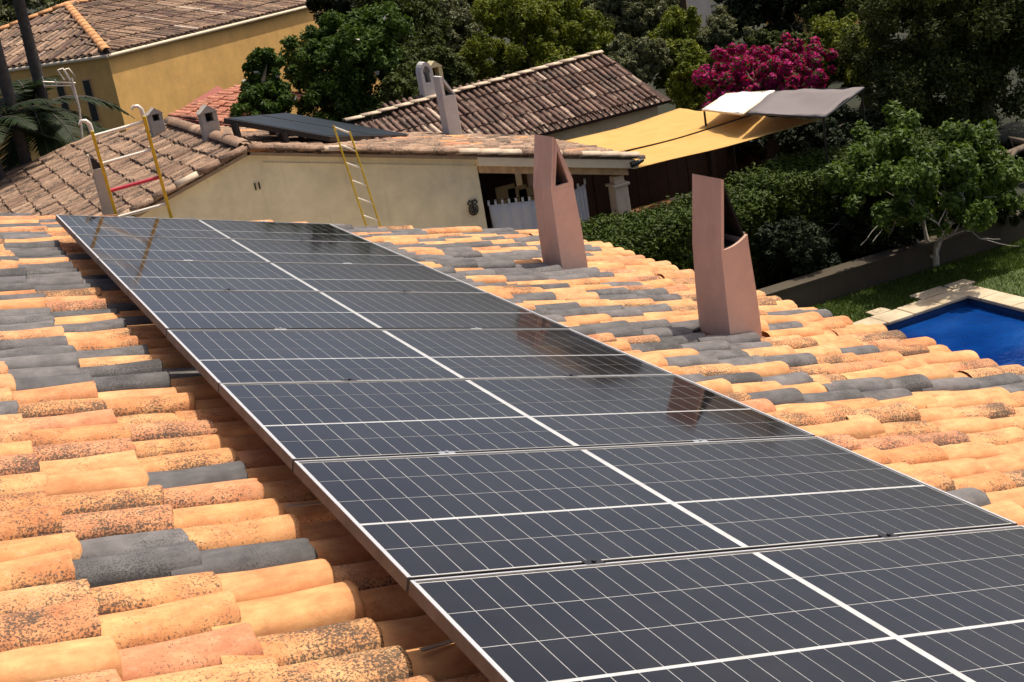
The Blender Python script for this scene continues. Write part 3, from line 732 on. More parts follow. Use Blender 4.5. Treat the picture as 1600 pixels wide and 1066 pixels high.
pan_sheet(nroof, AP, uR, VD, 0, 6.35, [-.06 + .08 + .1025 + .205 * k for k in range(21)], -.085, M['clay_brown'])
for k in range(15):                          # ridge caps and the verge caps laid over the gable edge
    gr = []; P = AP + VD * (k * .36) + V3(0, 0, -.02)
    for t_ in (0, 1): gr.append([P + V3(math.sin(a) * (.11 + .012 * t_), .40 * t_, math.cos(a) * .085 + .012 * t_) for a in np.linspace(-1.5, 1.5, 8)])
    MB().sheet(gr).build('ridge_tile', M['clay_brown'], nroof)
for (ud_, n_, cnt) in ((uL, nL, 15), (uR, nR, 18)):
    for k in range(cnt):
        gr = []; P = AP + ud_ * (k * .355 + .03) + VD * -.04 - n_ * .055
        for t_ in (0, 1): gr.append([P + ud_ * .40 * t_ + VD * math.sin(a) * (.085 + .01 * t_) + n_ * (math.cos(a) * .07 + .016 * t_) for a in np.linspace(-1.57, 1.57, 8)])
        MB().sheet(gr).build('verge_tile', M['pale_cap'] if random.random() < .45 else M['clay_brown'], nroof, solid=.012)
# cornice lines on the gable, fascia and beam over the porch
def strip(x0, x1, dz0, dz1, y0, y1, name, mat, bevel=.006):
    z = lambda x_: AZ - .24 * (x_ - AX)
    m = MB(); m.hexa([(x0, y0, z(x0) + dz0), (x1, y0, z(x1) + dz0), (x1, y1, z(x1) + dz0), (x0, y1, z(x0) + dz0), (x0, y0, z(x0) + dz1), (x1, y0, z(x1) + dz1), (x1, y1, z(x1) + dz1), (x0, y1, z(x0) + dz1)])
    return m.build(name, mat, nb, bevel=bevel)
strip(XW - .02, XE, -.245, -.105, 15.93, 16.05, 'fascia', M['white_paint'])
strip(XW + .02, XE - .1, -.365, -.25, 16.02, 16.17, 'beam', M['wood'])
strip(AX + .2, XW, -.27, -.25, 16.045, 16.06, 'cornice_line', M['cream'], 0)
zg = AZ - .24 * (XE - AX)
m = MB(); m.tube([(XE - .1, 15.9, zg - .16), (XE + .02, 15.9, zg - .15), (XE + .14, 15.92, zg - .13)], [.05, .045, .03], 8); m.build('gutter_end', M['black_metal'], nb)
m = MB(); m.box((XE - .02, 15.98, zg - .26), (XE + .09, 20.5, zg - .14)); m.build('gutter', M['white_paint'], nb, bevel=.02)
def column(x, y, h):
    m = MB(); m.box((x - .125, y - .125, 0), (x + .125, y + .125, h - .17), 0); m.build('column_shaft', M['concrete'], nb, bevel=.02)
    m = MB(); m.box((x - .155, y - .155, h - .17), (x + .155, y + .155, h - .12)); m.build('column_capital', M['concrete'], nb, bevel=.015)
    m = MB(); m.box((x - .09, y - .09, h - .12), (x + .09, y + .09, h)); m.build('column_neck', M['concrete'], nb, bevel=.01)
cx = at(968, 310, 16.2)[0]
column(cx, 16.2, AZ - .24 * (cx - AX) - .39); column(cx, 19.6, AZ - .24 * (cx - AX) - .39)
# small openings and plates on the gable
c = at(402, 291, 16.05)
for dx in (-.03, .03):
    m = MB(); m.box((c[0] + dx - .008, 16.03, c[2] - .05), (c[0] + dx + .008, 16.062, c[2] + .05)); m.build('vent_slot', M['black_metal'], nb)
c = at(740, 323, 16.0)
lt = thing('wall_lantern', (c[0], 16.0, c[2] - .12), 'small black wrought iron ornament on the cream gable wall', 'ornament')
m = MB()
for (rx, rz, dz, r_) in ((.075, .085, -.05, .012), (.045, .05, -.055, .010), (.085, .03, .06, .009)):
    m.tube([(c[0] + rx * math.cos(a), 16.02, c[2] + dz + rz * math.sin(a)) for a in np.linspace(0, 2 * math.pi, 17)], r_, 6, cap=False)
m.build('ring_scroll', M['black_metal'], lt)
m = MB(); m.tube([(c[0], 16.02, c[2] - .13), (c[0], 16.02, c[2] + .11)], [.014, .010], 6); m.tube([(c[0], 16.02, c[2] - .05), (c[0] + .01, 16.0, c[2] - .09)], [.05, .035], 8); m.build('stem', M['black_metal'], lt)
m = MB()
for s_ in (-1, 1):
    m.tube([(c[0] + s_ * (.02 + .05 * t_), 16.02, c[2] + .05 + .06 * math.sin(3.0 * t_)) for t_ in np.linspace(0, 1, 7)], .008, 6)
m.build('crown_scroll', M['black_metal'], lt)
# tab-top curtains hung in the porch
def curtain(xa, xb, za, zb, y, taper, label, seed):
    t = thing('curtain', ((xa + xb) / 2, y, za - 1.3), label, 'curtain', 'white tab top curtains in the porch')
    r = random.Random(seed); N = 28; gr = []
    for j in range(9):
        f = j / 8; row = []
        for i in range(N + 1):
            s_ = i / N; sx = xa + (xb - xa) * (s_ + (.5 - s_) * taper * f * f); top = za + (zb - za) * s_
            row.append((sx, y + .022 * math.sin(s_ * 26 + seed) * (.4 + f) + .03 * f, top - f * 1.5))
        gr.append(row)
    MB().sheet(gr).build('cloth', M['fabric_white'], t, solid=.004)
    k = max(2, int(abs(xb - xa) / .105))
    for i in range(k + 1):
        s_ = i / k; X = xa + (xb - xa) * s_; Z = za + (zb - za) * s_; m = MB()
        m.obox((X, y, Z + .035), (.018, 0, 0), (0, .006, 0), (0, 0, .045)); m.build('tab', M['fabric_white'], t)
    m = MB(); m.tube([(xa - .05, y, za + .075), (xb + .05, y, zb + .075)], .008, 6); m.build('wire', M['black_metal'], t)
a, b_ = at(764, 321, 16.45), at(838, 313, 16.45); curtain(a[0], b_[0], a[2], b_[2], 16.45, .55, 'white tab top curtain between the cream wall and the salmon chimney', 2)
a, b_ = at(893, 300, 16.45), at(914, 287, 16.45); curtain(a[0], b_[0], a[2], b_[2], 16.45, .25, 'narrow white curtain right of the salmon chimney, left of the porch column', 5)
for (px_, lab) in (((790, 300), 'leftmost pale chair back in the dark porch above the curtain'), ((808, 302), 'middle pale chair back in the dark porch above the curtain'), ((825, 303), 'rightmost pale chair back in the dark porch above the curtain')):
    c = at(*px_, 18.6); t = thing('chair', (c[0], c[1], 0.02), lab, 'chair', 'chairs in the neighbour\'s porch')
    w_ = .19
    m = MB(); m.box((c[0] - w_, 18.58, c[2] - .25), (c[0] + w_, 18.62, c[2] + .12)); m.build('backrest', M['pale_yellow'], t, bevel=.01)
    m = MB(); m.box((c[0] - w_, 18.6, c[2] - .32), (c[0] + w_, 19.0, c[2] - .27)); m.build('seat', M['pale_yellow'], t, bevel=.01)
    for sx in (-1, 1):
        for yy in (18.6, 18.98):
            m = MB(); m.box((c[0] + sx * w_ - .018, yy - .018, .02), (c[0] + sx * w_ + .018, yy + .018, c[2] - .27)); m.build('leg', M['pale_yellow'], t)
# slim ladder on the gable
ladder('ladder', at(570, 347, 15.72), at(521, 196, 15.9), at(592, 347, 15.72), at(546, 205, 15.9), (.03, .27), 'slim yellow ladder leaning on the cream gable wall under the black collectors', M['yellow_frp'], .02)

# little roof chimneys of the neighbour
def roof_chimney(p, w_, d_, h, mat, label, hole=(.5, .3), domed=False):
    x, y, z = p; z0 = z - .25; t = thing('chimney', (x, y, z0), label, 'chimney', 'small chimneys on the neighbouring roofs')
    m = MB(); m.box((x - w_ / 2, y - d_ / 2, z0), (x + w_ / 2, y + d_ / 2, z + h * .62)); m.build('shaft', mat, t, bevel=.01)
    # head: two cheeks, a lintel and a sloped cap leave a square opening towards us
    a, b_ = z + h * .62, z + h; ww = w_ * .27
    for s_ in (-1, 1):
        m = MB(); xx = x + s_ * (w_ / 2 - ww / 2); m.box((xx - ww / 2, y - d_ / 2, a), (xx + ww / 2, y + d_ / 2, b_)); m.build('cheek', mat, t, bevel=.005)
    m = MB(); m.box((x - w_ / 2 + ww, y + d_ / 2 - .03, a), (x + w_ / 2 - ww, y + d_ / 2, b_)); m.build('back', M['black_metal'], t)
    m = MB()
    if domed:
        ring = [(x + w_ / 2 * math.cos(a_), y - d_ / 2, b_ + .9 * w_ * math.sin(a_)) for a_ in np.linspace(0, math.pi, 11)]
        inn = [(x + w_ * .30 * math.cos(a_), y - d_ / 2, b_ + .60 * w_ * math.sin(a_)) for a_ in np.linspace(0, math.pi, 11)]
        v = ring + inn; n = 11; v2 = [(q_[0], y + d_ / 2, q_[2]) for q_ in v]
        m.add(v + v2, [(i, i + 1, n + i + 1, n + i) for i in range(n - 1)] + [(2 * n + i, 2 * n + i + 1, i + 1, i) for i in range(n - 1)] + [(n + i, n + i + 1, 3 * n + i + 1, 3 * n + i) for i in range(n - 1)])
    else:
        m.prism([(x - w_ / 2 - .02, y - d_ / 2 - .02, b_), (x + w_ / 2 + .02, y - d_ / 2 - .02, b_), (x, y - d_ / 2 - .02, b_ + w_ * .45)], (0, d_ + .04, 0))
    m.build('cap', mat, t)
    return t
c = atp(249, 206, AP, nL); roof_chimney(c + V3(0, .1, 0), .24, .22, .31, M['grey_wall'], 'small grey chimney with a square opening behind the tall yellow ladder')
c = at(340, 206, 18.0); roof_chimney(V3(AX - .02, 18.0, AZ), .26, .24, .36, M['grey_wall'], 'small grey chimney with a square opening left of the black collectors')
c = atp(707, 208, AP, nR)
def tall_chimney(c):
    x, y, z = c; t = thing('chimney', (x, y, z - .2), 'tall white chimney with a slanted top at the foot of the dark brown roof', 'chimney', 'small chimneys on the neighbouring roofs')
    a, d = .13, .16; h = at(690, 118, y)[2] - z
    m = MB(); m.box((x - a, y - d, z - .2), (x + a, y + d, z + h * .66)); m.build('shaft', M['white_wall'], t, bevel=.012)
    m = MB(); m.box((x - a, y - d, z + h * .66), (x - a + .06, y + d, z + h)); m.build('tall_slab', M['white_wall'], t, bevel=.008)
    m = MB(); m.prism([(x - a + .06, y + d - .05, z + h * .66), (x + a, y + d - .05, z + h * .66), (x - a + .06, y + d - .05, z + h * .95)], (0, .05, 0)); m.build('back_plate', M['black_metal'], t)
    m = MB(); m.prism([(x + a - .03, y - d, z + h * .66), (x + a, y - d, z + h * .66), (x - a + .065, y - d, z + h * .985), (x - a + .065, y - d, z + h * .9)], (0, 2 * d - .05, 0)); m.build('slanted_lid', M['white_wall'], t)
tall_chimney(c)

# black thermal collectors on the ridge
COLL = [at(350, 184, 17.0), at(516, 213, 17.0), at(640, 210, 19.3), at(447, 176, 19.6)]
cA, cB, cC, cD = COLL
cC = cB + (cD - cA) * 1.0 if False else cC
def collector(f0, f1, label):
    e0, e1 = cA + (cD - cA) * f0, cB + (cC - cB) * f0; g0, g1 = cA + (cD - cA) * f1, cB + (cC - cB) * f1
    nn = unit(np.cross(e1 - e0, g0 - e0)); nn = nn if nn[2] > 0 else -nn
    t = thing('thermal_collector', (e0 + e1 + g0 + g1) / 4 - nn * .4, label, 'solar collector', 'black thermal collectors on the neighbour\'s roof')
    m = MB(); q = [e0, e1, g1, g0]; m.hexa([p - nn * .09 for p in q] + [p - nn * .004 for p in q]); m.build('casing', M['black_metal'], t, bevel=.008)
    c = sum(q) / 4; q = [c + (p - c) * .95 for p in q]; m = MB(); m.hexa([p - nn * .003 for p in q] + [p + nn * .003 for p in q]); m.build('glass', M['collector'], t)
    for p in (e0 * .93 + e1 * .07, e0 * .45 + e1 * .55):
        p = p * .95 + c * .05; zr_ = AZ - .24 * max(0, p[0] - AX) - .1; m = MB()
        m.tube([(p[0], p[1], zr_), (p[0] - .03, p[1], p[2] - .06)], [.05, .06], 8); m.build('stand', M['black_metal'], t)
collector(.0, .49, 'near black thermal collector on legs on the roof ridge'); collector(.51, 1.0, 'far black thermal collector behind its twin on the roof ridge')

# ================================================================== BROWN-ROOFED HOUSE behind
bR1, bE1, bE2 = atz(940, 80, -1.3 + ZG), atz(1050, 150, -2.3 + ZG), atz(820, 210, -2.3 + ZG)
vdB = unit(bE1 - bE2); nB = unit(np.cross(vdB, bR1 - bE1)); nB = nB if nB[2] > 0 else -nB
udB = unit(np.cross(nB, vdB)); udB = udB if udB[2] < 0 else -udB
bR0 = atp(545, 187, bR1, nB)
loc = lambda P: ((P - bR1) @ udB, (P - bR1) @ vdB)
lenB = loc(bE1)[0]; wid = loc(bR0)[1]
BP = [(loc(bR0)[0] * 1.0, wid), (0, 0), (lenB, loc(bE1)[1]), (lenB, wid - .3)]
bh = thing('brown_roof_house', ((bR0 + bE1) / 2)[:2].tolist() + [0], 'low pale yellow house under a dark brown ridged tile roof', 'house')
m = MB(); ring = [bR1 + udB * u + vdB * v - nB * .09 for u, v in BP]; m.prism([p - nB * .07 for p in ring], nB * .07)
back = V3(nB[0], nB[1], 0); back = -unit(back)
r0, r1 = bR1 - nB * .09, bR1 + vdB * wid + udB * BP[0][0] - nB * .09
q = [r0, r0 + back * 2.4 - V3(0, 0, 1.1), r1 + back * 2.4 - V3(0, 0, 1.1), r1]
m.hexa([p - V3(0, 0, .07) for p in q] + q)
broof = m.build('roof', M['dark_deck'], bh)
sp = grid_spots(.02, lenB + .1, wid, .1, lambda u, v: inpoly((u, v), BP), pitch=.150, expo=.50, L=.56)
tile_roof(broof, bR1, udB, vdB, sp, -.09, lambda u, v, r: 'clay_dark', 300, jit=.9, scale=(1.33, .53, .80))
rows_b = []
v = wid + .08 + .0725
while v < .1: rows_b.append(v); v += .150
pan_sheet(broof, bR1, udB, vdB, 0, lenB, rows_b, -.100, M['clay_dark'], keep=lambda u, v: inpoly((u, v), BP), width=.11)
k = 0
while k * .38 < -wid:
    f = -k * .38; P = bR1 + vdB * f + udB * BP[0][0] * (f / wid); gr = []
    for t_ in (0, 1): gr.append([P - vdB * .42 * t_ + back * math.sin(a) * (.075 + .006 * t_) + V3(0, 0, math.cos(a) * .055 - .035 + .01 * t_) for a in np.linspace(-1.5, 1.5, 8)])
    MB().sheet(gr).build('ridge_tile', M['pale_cap'], broof, solid=.012); k += 1
e0, e1 = bE2 - vdB * 2.6, bE1 - vdB * .25; ins = back * .22
zt = bE1[2] - .02
m = MB(); m.prism([(e0 + ins) * [1, 1, 0], (e1 + ins) * [1, 1, 0], (e1 + ins) * [1, 1, 0] + V3(0, 0, zt), (e0 + ins) * [1, 1, 0] + V3(0, 0, zt)], back * .25); m.build('front_wall', M['pale_yellow'], bh)
gp = e1 + ins + back * .25
m = MB(); m.prism([V3(gp[0], gp[1], 0), V3(gp[0], gp[1], zt), V3(*(bR1 - vdB * .25 - V3(0, 0, .2))), V3(*(gp + back * 3.2)[:2], zt - .1), V3(*(gp + back * 3.2)[:2], 0)], -vdB * .25); m.build('side_wall', M['pale_yellow'], bh)
c = bR1 + vdB * (loc(atp(675, 150, bR1, nB))[1]); c = V3(c[0], c[1], bR1[2] - .12)
roof_chimney(c, .26, .3, at(675, 112, c[1])[2] - c[2], M['white_wall'], 'white round topped chimney on the ridge of the dark brown roof', domed=True)
c2 = c + V3(.55, .9, -.2); roof_chimney(c2, .30, .3, at(700, 100, c2[1])[2] - c2[2], M['pale_yellow'], 'cream chimney half hidden by leaves behind the tall white chimney')

ts = thing('added_dark_screen', (12.0, 20.6, 0), 'added dark brown board screen standing in for the shade under the sails', 'screen')  # screen added so the space under the sails reads as dark shade
x = 8.75
while x < 15.2:
    m = MB(); m.box((x, 20.58 + random.uniform(-.01, .01), .02), (x + .235, 20.63, 1.66 + random.uniform(-.01, .01))); m.build('board', M['shade_dark_boards'], ts); x += .245
for x in (8.8, 10.9, 13.0, 15.1):
    m = MB(); m.box((x - .05, 20.47, 0), (x + .05, 20.57, 1.72)); m.build('post', M['shade_dark_boards'], ts)
# ---- shade sails and awnings on the terrace
def sail(P, label, sag, t0, t1_):
    """t0, t1_: how far the two long edges are drawn in (the shared seam stays straight)"""
    P = [np.asarray(p) for p in P]; N = 18; gr = []; c = sum(P) / 4
    for i in range(N + 1):
        row = []
        for j in range(N + 1):
            s_, t_ = i / N, j / N
            bulge = (t0 * max(0, 1 - 2 * t_) ** 2 + t1_ * max(0, 2 * t_ - 1) ** 2) * 4 * s_ * (1 - s_) + .05 * 4 * t_ * (1 - t_) * abs(2 * s_ - 1) ** 3
            p = P[0] * (1 - s_) * (1 - t_) + P[1] * s_ * (1 - t_) + P[2] * s_ * t_ + P[3] * (1 - s_) * t_
            p = p + (c - p) * bulge - V3(0, 0, sag * 4 * s_ * (1 - s_) * (.4 + 2.4 * t_ * (1 - t_))) + V3(0, 0, .010 * math.sin(9 * s_ + 7 * t_) + .006 * math.sin(23 * t_ - 8 * s_))
            row.append(p)
        gr.append(row)
    return tag(MB().sheet(gr).build('shade_sail', M['sail'], solid=.004), label, 'shade sail', 'yellow shade sails over the terrace')
z0 = ZG
s1, s2, s3, s4 = atz(878, 221, z0 - 2.33), atz(1062, 169, z0 - 2.42), atz(1176, 178, z0 - 2.28), atz(930, 247, z0 - 2.36)
sail([s1, s2, s3, s4], 'yellow shade sail tied to the pale yellow house, the farther of two', .10, .04, 0)
t3, t4 = atz(1284, 187, z0 - 2.18), atz(996, 263, z0 - 2.42)
dn = V3(.03, -.06, -.015)
sail([s4 + dn, s3 + dn, t3, t4], 'yellow shade sail stretching right from the porch corner, the nearer of two', .10, 0, .10)
def awning(px, zs, mat, label, bow, posts):
    P = [atz(x, y, ZG + z) for (x, y), z in zip(px, zs)]; c = sum(P) / 4
    t = thing('awning', (c[0], c[1], 0), label, 'awning', 'fabric awnings beside the bougainvillea')
    N = 10; gr = [[P[0] * (1 - s_) * (1 - t_) + P[1] * s_ * (1 - t_) + P[2] * s_ * t_ + P[3] * (1 - s_) * t_ + V3(0, 0, bow * math.sin(math.pi * s_) - .13 * math.sin(math.pi * s_) * math.sin(math.pi * t_) + .012 * math.sin(11 * s_ + 9 * t_) + .008 * math.sin(23 * t_ - 7 * s_)) for t_ in np.linspace(0, 1, N)] for s_ in np.linspace(0, 1, N)]
    MB().sheet(gr).build('canopy', mat, t, solid=.03)
    for i in range(4):
        m = MB(); m.tube([P[i], P[(i + 1) % 4]], .02, 6); m.build('edge_bar', M['white_paint'] if mat is M['fabric_white'] else M['black_metal'], t)
    for i in posts:
        p = P[i] + (c - P[i]) * .04; m = MB(); m.tube([(p[0], p[1], 0), (p[0], p[1], p[2])], .02, 8); m.build('post', M['black_metal'], t)
awning([(1098, 172), (1136, 147), (1210, 143), (1160, 179)], [-2.05, -2.0, -1.95, -2.0], M['fabric_white'], 'white awning beside the magenta bougainvillea', .0, (0, 1))
awning([(1168, 178), (1213, 143), (1350, 138), (1288, 184)], [-1.98, -1.93, -1.85, -1.9], M['fabric_grey'], 'grey awning right of the white one, partly under the dark tree', .03, (2, 3))
c = at(1078, 309, 15.95)
t = thing('garden_table', (c[0], c[1], 0), 'small beige table top on a black leg behind the clipped hedge', 'table')
m = MB(); m.box((c[0] - .26, c[1] - .25, c[2] - .02), (c[0] + .3, c[1] + .25, c[2] + .015)); m.build('table_top', M['alu_pale'], t, bevel=.01)
m = MB(); m.tube([(c[0], c[1], .03), (c[0], c[1], c[2] - .02)], .022, 8); m.build('leg', M['black_metal'], t)
m = MB(); m.tube([(c[0], c[1], .012), (c[0], c[1], .04)], [.2, .18], 14); m.build('foot', M['black_metal'], t)

# ================================================================== OCHRE HOUSE, top left
K0 = atz(168, 84, ZG + .2); K1 = atz(508, 1, ZG + .2)
d1 = unit((K1 - K0) * [1, 1, 0]); d2 = V3(-d1[1], d1[0], 0); L1, L2 = 17.0, 9.0
yh = thing('ochre_house', (*(K0 + d1 * 6 + d2 * 4)[:2], 0), 'ochre house with hipped brown tile roof at the top left', 'house')
zE = K0[2]; rise = math.tan(R(15)) * L2 / 2
def yp(a, b_, z): return V3(*(K0 + d1 * a + d2 * b_)[:2], z)
m = MB(); o = .07
m.prism([yp(o, o, 0), yp(L1 - o, o, 0), yp(L1 - o, L2 - o, 0), yp(o, L2 - o, 0)], (0, 0, zE + .02)); m.build('wall', M['yellow'], yh)
m = MB()
ec = [yp(0, 0, zE), yp(L1, 0, zE), yp(L1, L2, zE), yp(0, L2, zE)]; ra, rb = yp(L2 / 2, L2 / 2, zE + rise), yp(L1 - L2 / 2, L2 / 2, zE + rise)
v = ec + [ra, rb] + [p - V3(0, 0, .1) for p in ec]
m.add(v, [(0, 1, 5, 4), (1, 2, 5), (2, 3, 4, 5), (3, 0, 4), (6, 9, 8, 7), (0, 6, 7, 1), (1, 7, 8, 2), (2, 8, 9, 3), (3, 9, 6, 0)])
yroof = m.build('roof', M['dark_deck'], yh)
sl = unit(d2 * math.cos(R(15)) * -1 + V3(0, 0, -math.sin(R(15)))); Ls = (L2 / 2) / math.cos(R(15))
tri = [(0, L2 / 2), (0, L1 - L2 / 2), (Ls, L1), (Ls, 0)]
Om = yp(0, L2 / 2, zE + rise)
pick_y = lambda u, v, r: 'clay_brown' if r.random() < .8 else 'clay_dark'
tile_roof(yroof, Om, sl, d1, grid_spots(Ls - .02 - 4.8, Ls - .1, 0, L1, lambda u, v: inpoly((u, v), tri), pitch=.225, expo=.80, L=.90), .0, pick_y, 0, jit=.6, scale=(2.15, .66, .95))
sl2 = unit(-d1 * math.cos(R(15)) + V3(0, 0, -math.sin(R(15)))); tri2 = [(0, L2 / 2), (Ls, 0), (Ls, L2)]
tile_roof(yroof, yp(L2 / 2, 0, zE + rise), sl2, d2, grid_spots(Ls - .02 - 4.8, Ls - .1, 0, L2, lambda u, v: inpoly((u, v), tri2), pitch=.225, expo=.80, L=.90), .0, pick_y, 0, jit=.6, scale=(2.15, .66, .95))
m = MB(); k = 0                               # pale hip and ridge caps
for (A_, B_) in ((ec[0], ra), (ec[3], ra), (ra, rb)):
    n = int(np.linalg.norm(B_ - A_) / .42); sd_ = unit(np.cross(B_ - A_, [0, 0, 1]))
    for i in range(n):
        gr = []
        for t_ in (0, 1): gr.append([A_ + (B_ - A_) * ((i + t_ * 1.12) / n) + sd_ * math.sin(a) * .12 + V3(0, 0, math.cos(a) * .10 + .035 + .014 * (1 - t_)) for a in np.linspace(-1.5, 1.5, 7)])
        MB().sheet(gr).build('ridge_tile', M['clay_fresh'], yroof, solid=.015)
m = MB()
for (A_, B_) in ((ec[0], ec[1]), (ec[3], ec[0])):
    m.tube([A_ - V3(0, 0, .06), B_ - V3(0, 0, .06)], .05, 8)
m.build('gutter', M['white_paint'], yh)
for b_ in (.9, 1.75):                         # two tall narrow windows in the shaded end wall
    p = yp(o - .01, b_, zE - .55); f_ = MB(); f_.obox(p - V3(0, 0, .55), d2 * .13, d1 * .02, (0, 0, .55)); wo = f_.build('window', M['wood'], yh)
    f_ = MB(); f_.obox(p - V3(0, 0, .55) - d1 * .012, d2 * .10, d1 * .02, (0, 0, .52)); f_.build('pane', M['dark_glass'], wo)
for (px, py, Yd, w_, h, lab) in ((146, 48, 37.5, .75, .75, 'ochre box chimney on the left hip of the ochre house roof'), (176, 14, 42, .5, 1.0, 'cream chimney rising behind the hip of the ochre house roof'), (306, 8, 41.5, .55, .65, 'small ochre chimney on the long slope of the ochre house roof'), (70, 28, 47, .5, 1.3, 'brick coloured chimney left of the ochre house roof')):
    p = at(px, py, Yd); t = thing('chimney', (p[0], p[1], p[2] - h), lab, 'chimney', 'chimneys on the ochre house')
    mt = M['clay_pan'] if px == 70 else (M['yellow'] if px in (146, 306) else M['pale_yellow'])
    m = MB(); m.obox(p - V3(0, 0, h * .75), d1 * w_ / 2, d2 * w_ / 2, (0, 0, h * .75)); m.build('shaft', mt, t, bevel=.02)
    m = MB(); m.obox(p + V3(0, 0, .05), d1 * (w_ / 2 + .07), d2 * (w_ / 2 + .07), (0, 0, .05)); m.build('cap', M['clay_fresh'] if px != 306 else M['pale_yellow'], t, bevel=.015)
if True:                                      # wall that carries the brick chimney
    p = at(70, 28, 47); m = MB(); m.box((p[0] - 3, p[1] - 2, 0), (p[0] + 1.0, p[1] + 2, p[2] - 1.0))
    w_ = thing('garden_shed', (p[0], p[1], 0), 'low tiled outbuilding left of the ochre house', 'building'); m.build('wall', M['yellow'], w_)
    m = MB(); zq = p[2] - 1.0; m.prism([(p[0] - 3.4, p[1] - 2.4, zq - .25), (p[0] - .9, p[1] - 2.4, zq + .55), (p[0] + 1.5, p[1] - 2.4, zq - .25)], (0, 4.8, 0)); m.build('roof', M['clay_brown'], w_)

# red lean-to roof in front of the ochre wall
a, b_, c_, d_ = at(262, 181, 27.5), at(340, 132, 29.5), at(365, 150, 28.3), at(330, 190, 26.6)
rs = thing('red_lean_to', ((a + c_) / 2)[:2].tolist() + [0], 'small lean-to with a red tile roof against the ochre wall', 'building')
nn = unit(np.cross(b_ - a, d_ - a)); nn = nn if nn[2] > 0 else -nn
m = MB(); q = [a, b_, c_ + (c_ - b_) * .8, d_ + (d_ - a) * .8]; m.hexa([p - nn * .12 for p in q] + [p - nn * .03 for p in q]); rroof = m.build('roof', plain('red_clay_edge', (.30, .085, .06), .8), rs)
m = MB(); m.hexa([(p - nn * .12) * [1, 1, 0] * 1.0 for p in q] + [p - nn * .13 for p in q]); m.build('wall', M['yellow'], rs)
ud_r = unit(q[3] - q[0]); vd_r = unit((b_ - a) - ud_r * ((b_ - a) @ ud_r)); Lu, Lv = np.linalg.norm(q[3] - q[0]), np.linalg.norm(b_ - a)
if True:
    M['clay_red'] = clay('red_clay', [(0, (.42, .15, .085)), (.5, (.50, .20, .12)), (1, (.38, .13, .08))], lo=.56, hi=.7, pale=.1)
    tile_roof(rroof, a, ud_r, vd_r, grid_spots(.05, Lu - .2, .05, Lv, lambda u, v: True), -.03, lambda u, v, r: 'clay_red', 60)

# TV antenna on the neighbour's roof
p0 = atp(126, 214, AP, nL); Yd = p0[1]
an = thing('tv_antenna', p0, 'pale television antenna with two loops at the left edge of the weathered roof', 'antenna')
top = at(112, 122, Yd)
m = MB(); m.tube([p0 - V3(0, 0, .2), at(124, 170, Yd), top], .022, 6); m.build('mast', M['alu_pale'], an)
m = MB(); m.tube([at(118, 130, Yd), at(66, 128, Yd)], .017, 6); m.tube([at(112, 134, Yd), at(70, 134, Yd)], .014, 6); m.build('boom', M['alu_pale'], an)
for dx in (0, 9):
    m = MB(); m.tube([at(x_ + dx, y_, Yd - .02 * dx) for x_, y_ in ((90, 110), (98, 107), (109, 121), (100, 125), (90, 110))], .016, 6, cap=False); m.build('loop', M['alu_pale'], an)
for (a_, b_) in (((66, 120), (70, 137)), ((86, 124), (89, 136)), ((108, 125), (122, 165))):
    m = MB(); m.tube([at(*a_, Yd), at(*b_, Yd)], .012, 6); m.build('rod', M['alu_pale'], an)

# far pale and ochre buildings glimpsed at the top
def far_building(px0, px1, pyb, Yd, top, mat, label, win):
    a, b_ = at(px0, pyb, Yd), at(px1, pyb, Yd); t = thing('far_building', ((a[0] + b_[0]) / 2, Yd + 2, 0), label, 'building')
    m = MB(); m.box((a[0], Yd, 0), (b_[0], Yd + 5, top)); m.build('wall', mat, t)
    m = MB(); m.prism([(a[0] - .3, Yd - .3, top), (b_[0] + .3, Yd - .3, top), ((a[0] + b_[0]) / 2, Yd - .3, top + 1)], (0, 5.6, 0)); m.build('roof', M['clay_brown'], t)
    for (wx, wy, ww, wh) in win:
        c = at(wx, wy, Yd); f_ = MB(); f_.box((c[0] - ww - .06, Yd - .03, c[2] - wh), (c[0] + ww + .06, Yd + .01, c[2] + wh + .06)); o = f_.build('window', M['white_paint'], t)
        f_ = MB(); f_.box((c[0] - ww, Yd - .045, c[2] - wh + .05), (c[0] + ww, Yd - .02, c[2] + wh)); f_.build('pane', M['dark_glass'], o)
far_building(985, 1112, 25, 44, 7.0, M['white_wall'], 'pale far building with a dark window at the top edge', [(1062, 12, .30, .38)])
far_building(1326, 1364, 20, 36, 6.4, M['yellow'], 'ochre far building between the dark trees at the top edge', [])

# ================================================================== garden walls and planting
zt = at(1600, 338, 12.35)[2]
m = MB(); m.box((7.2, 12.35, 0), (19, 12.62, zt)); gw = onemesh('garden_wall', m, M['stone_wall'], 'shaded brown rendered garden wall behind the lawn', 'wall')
m = MB(); m.box((7.15, 12.33, zt), (19.05, 12.64, zt + .03)); m.build('wall_cap', M['stone_wall'], gw)

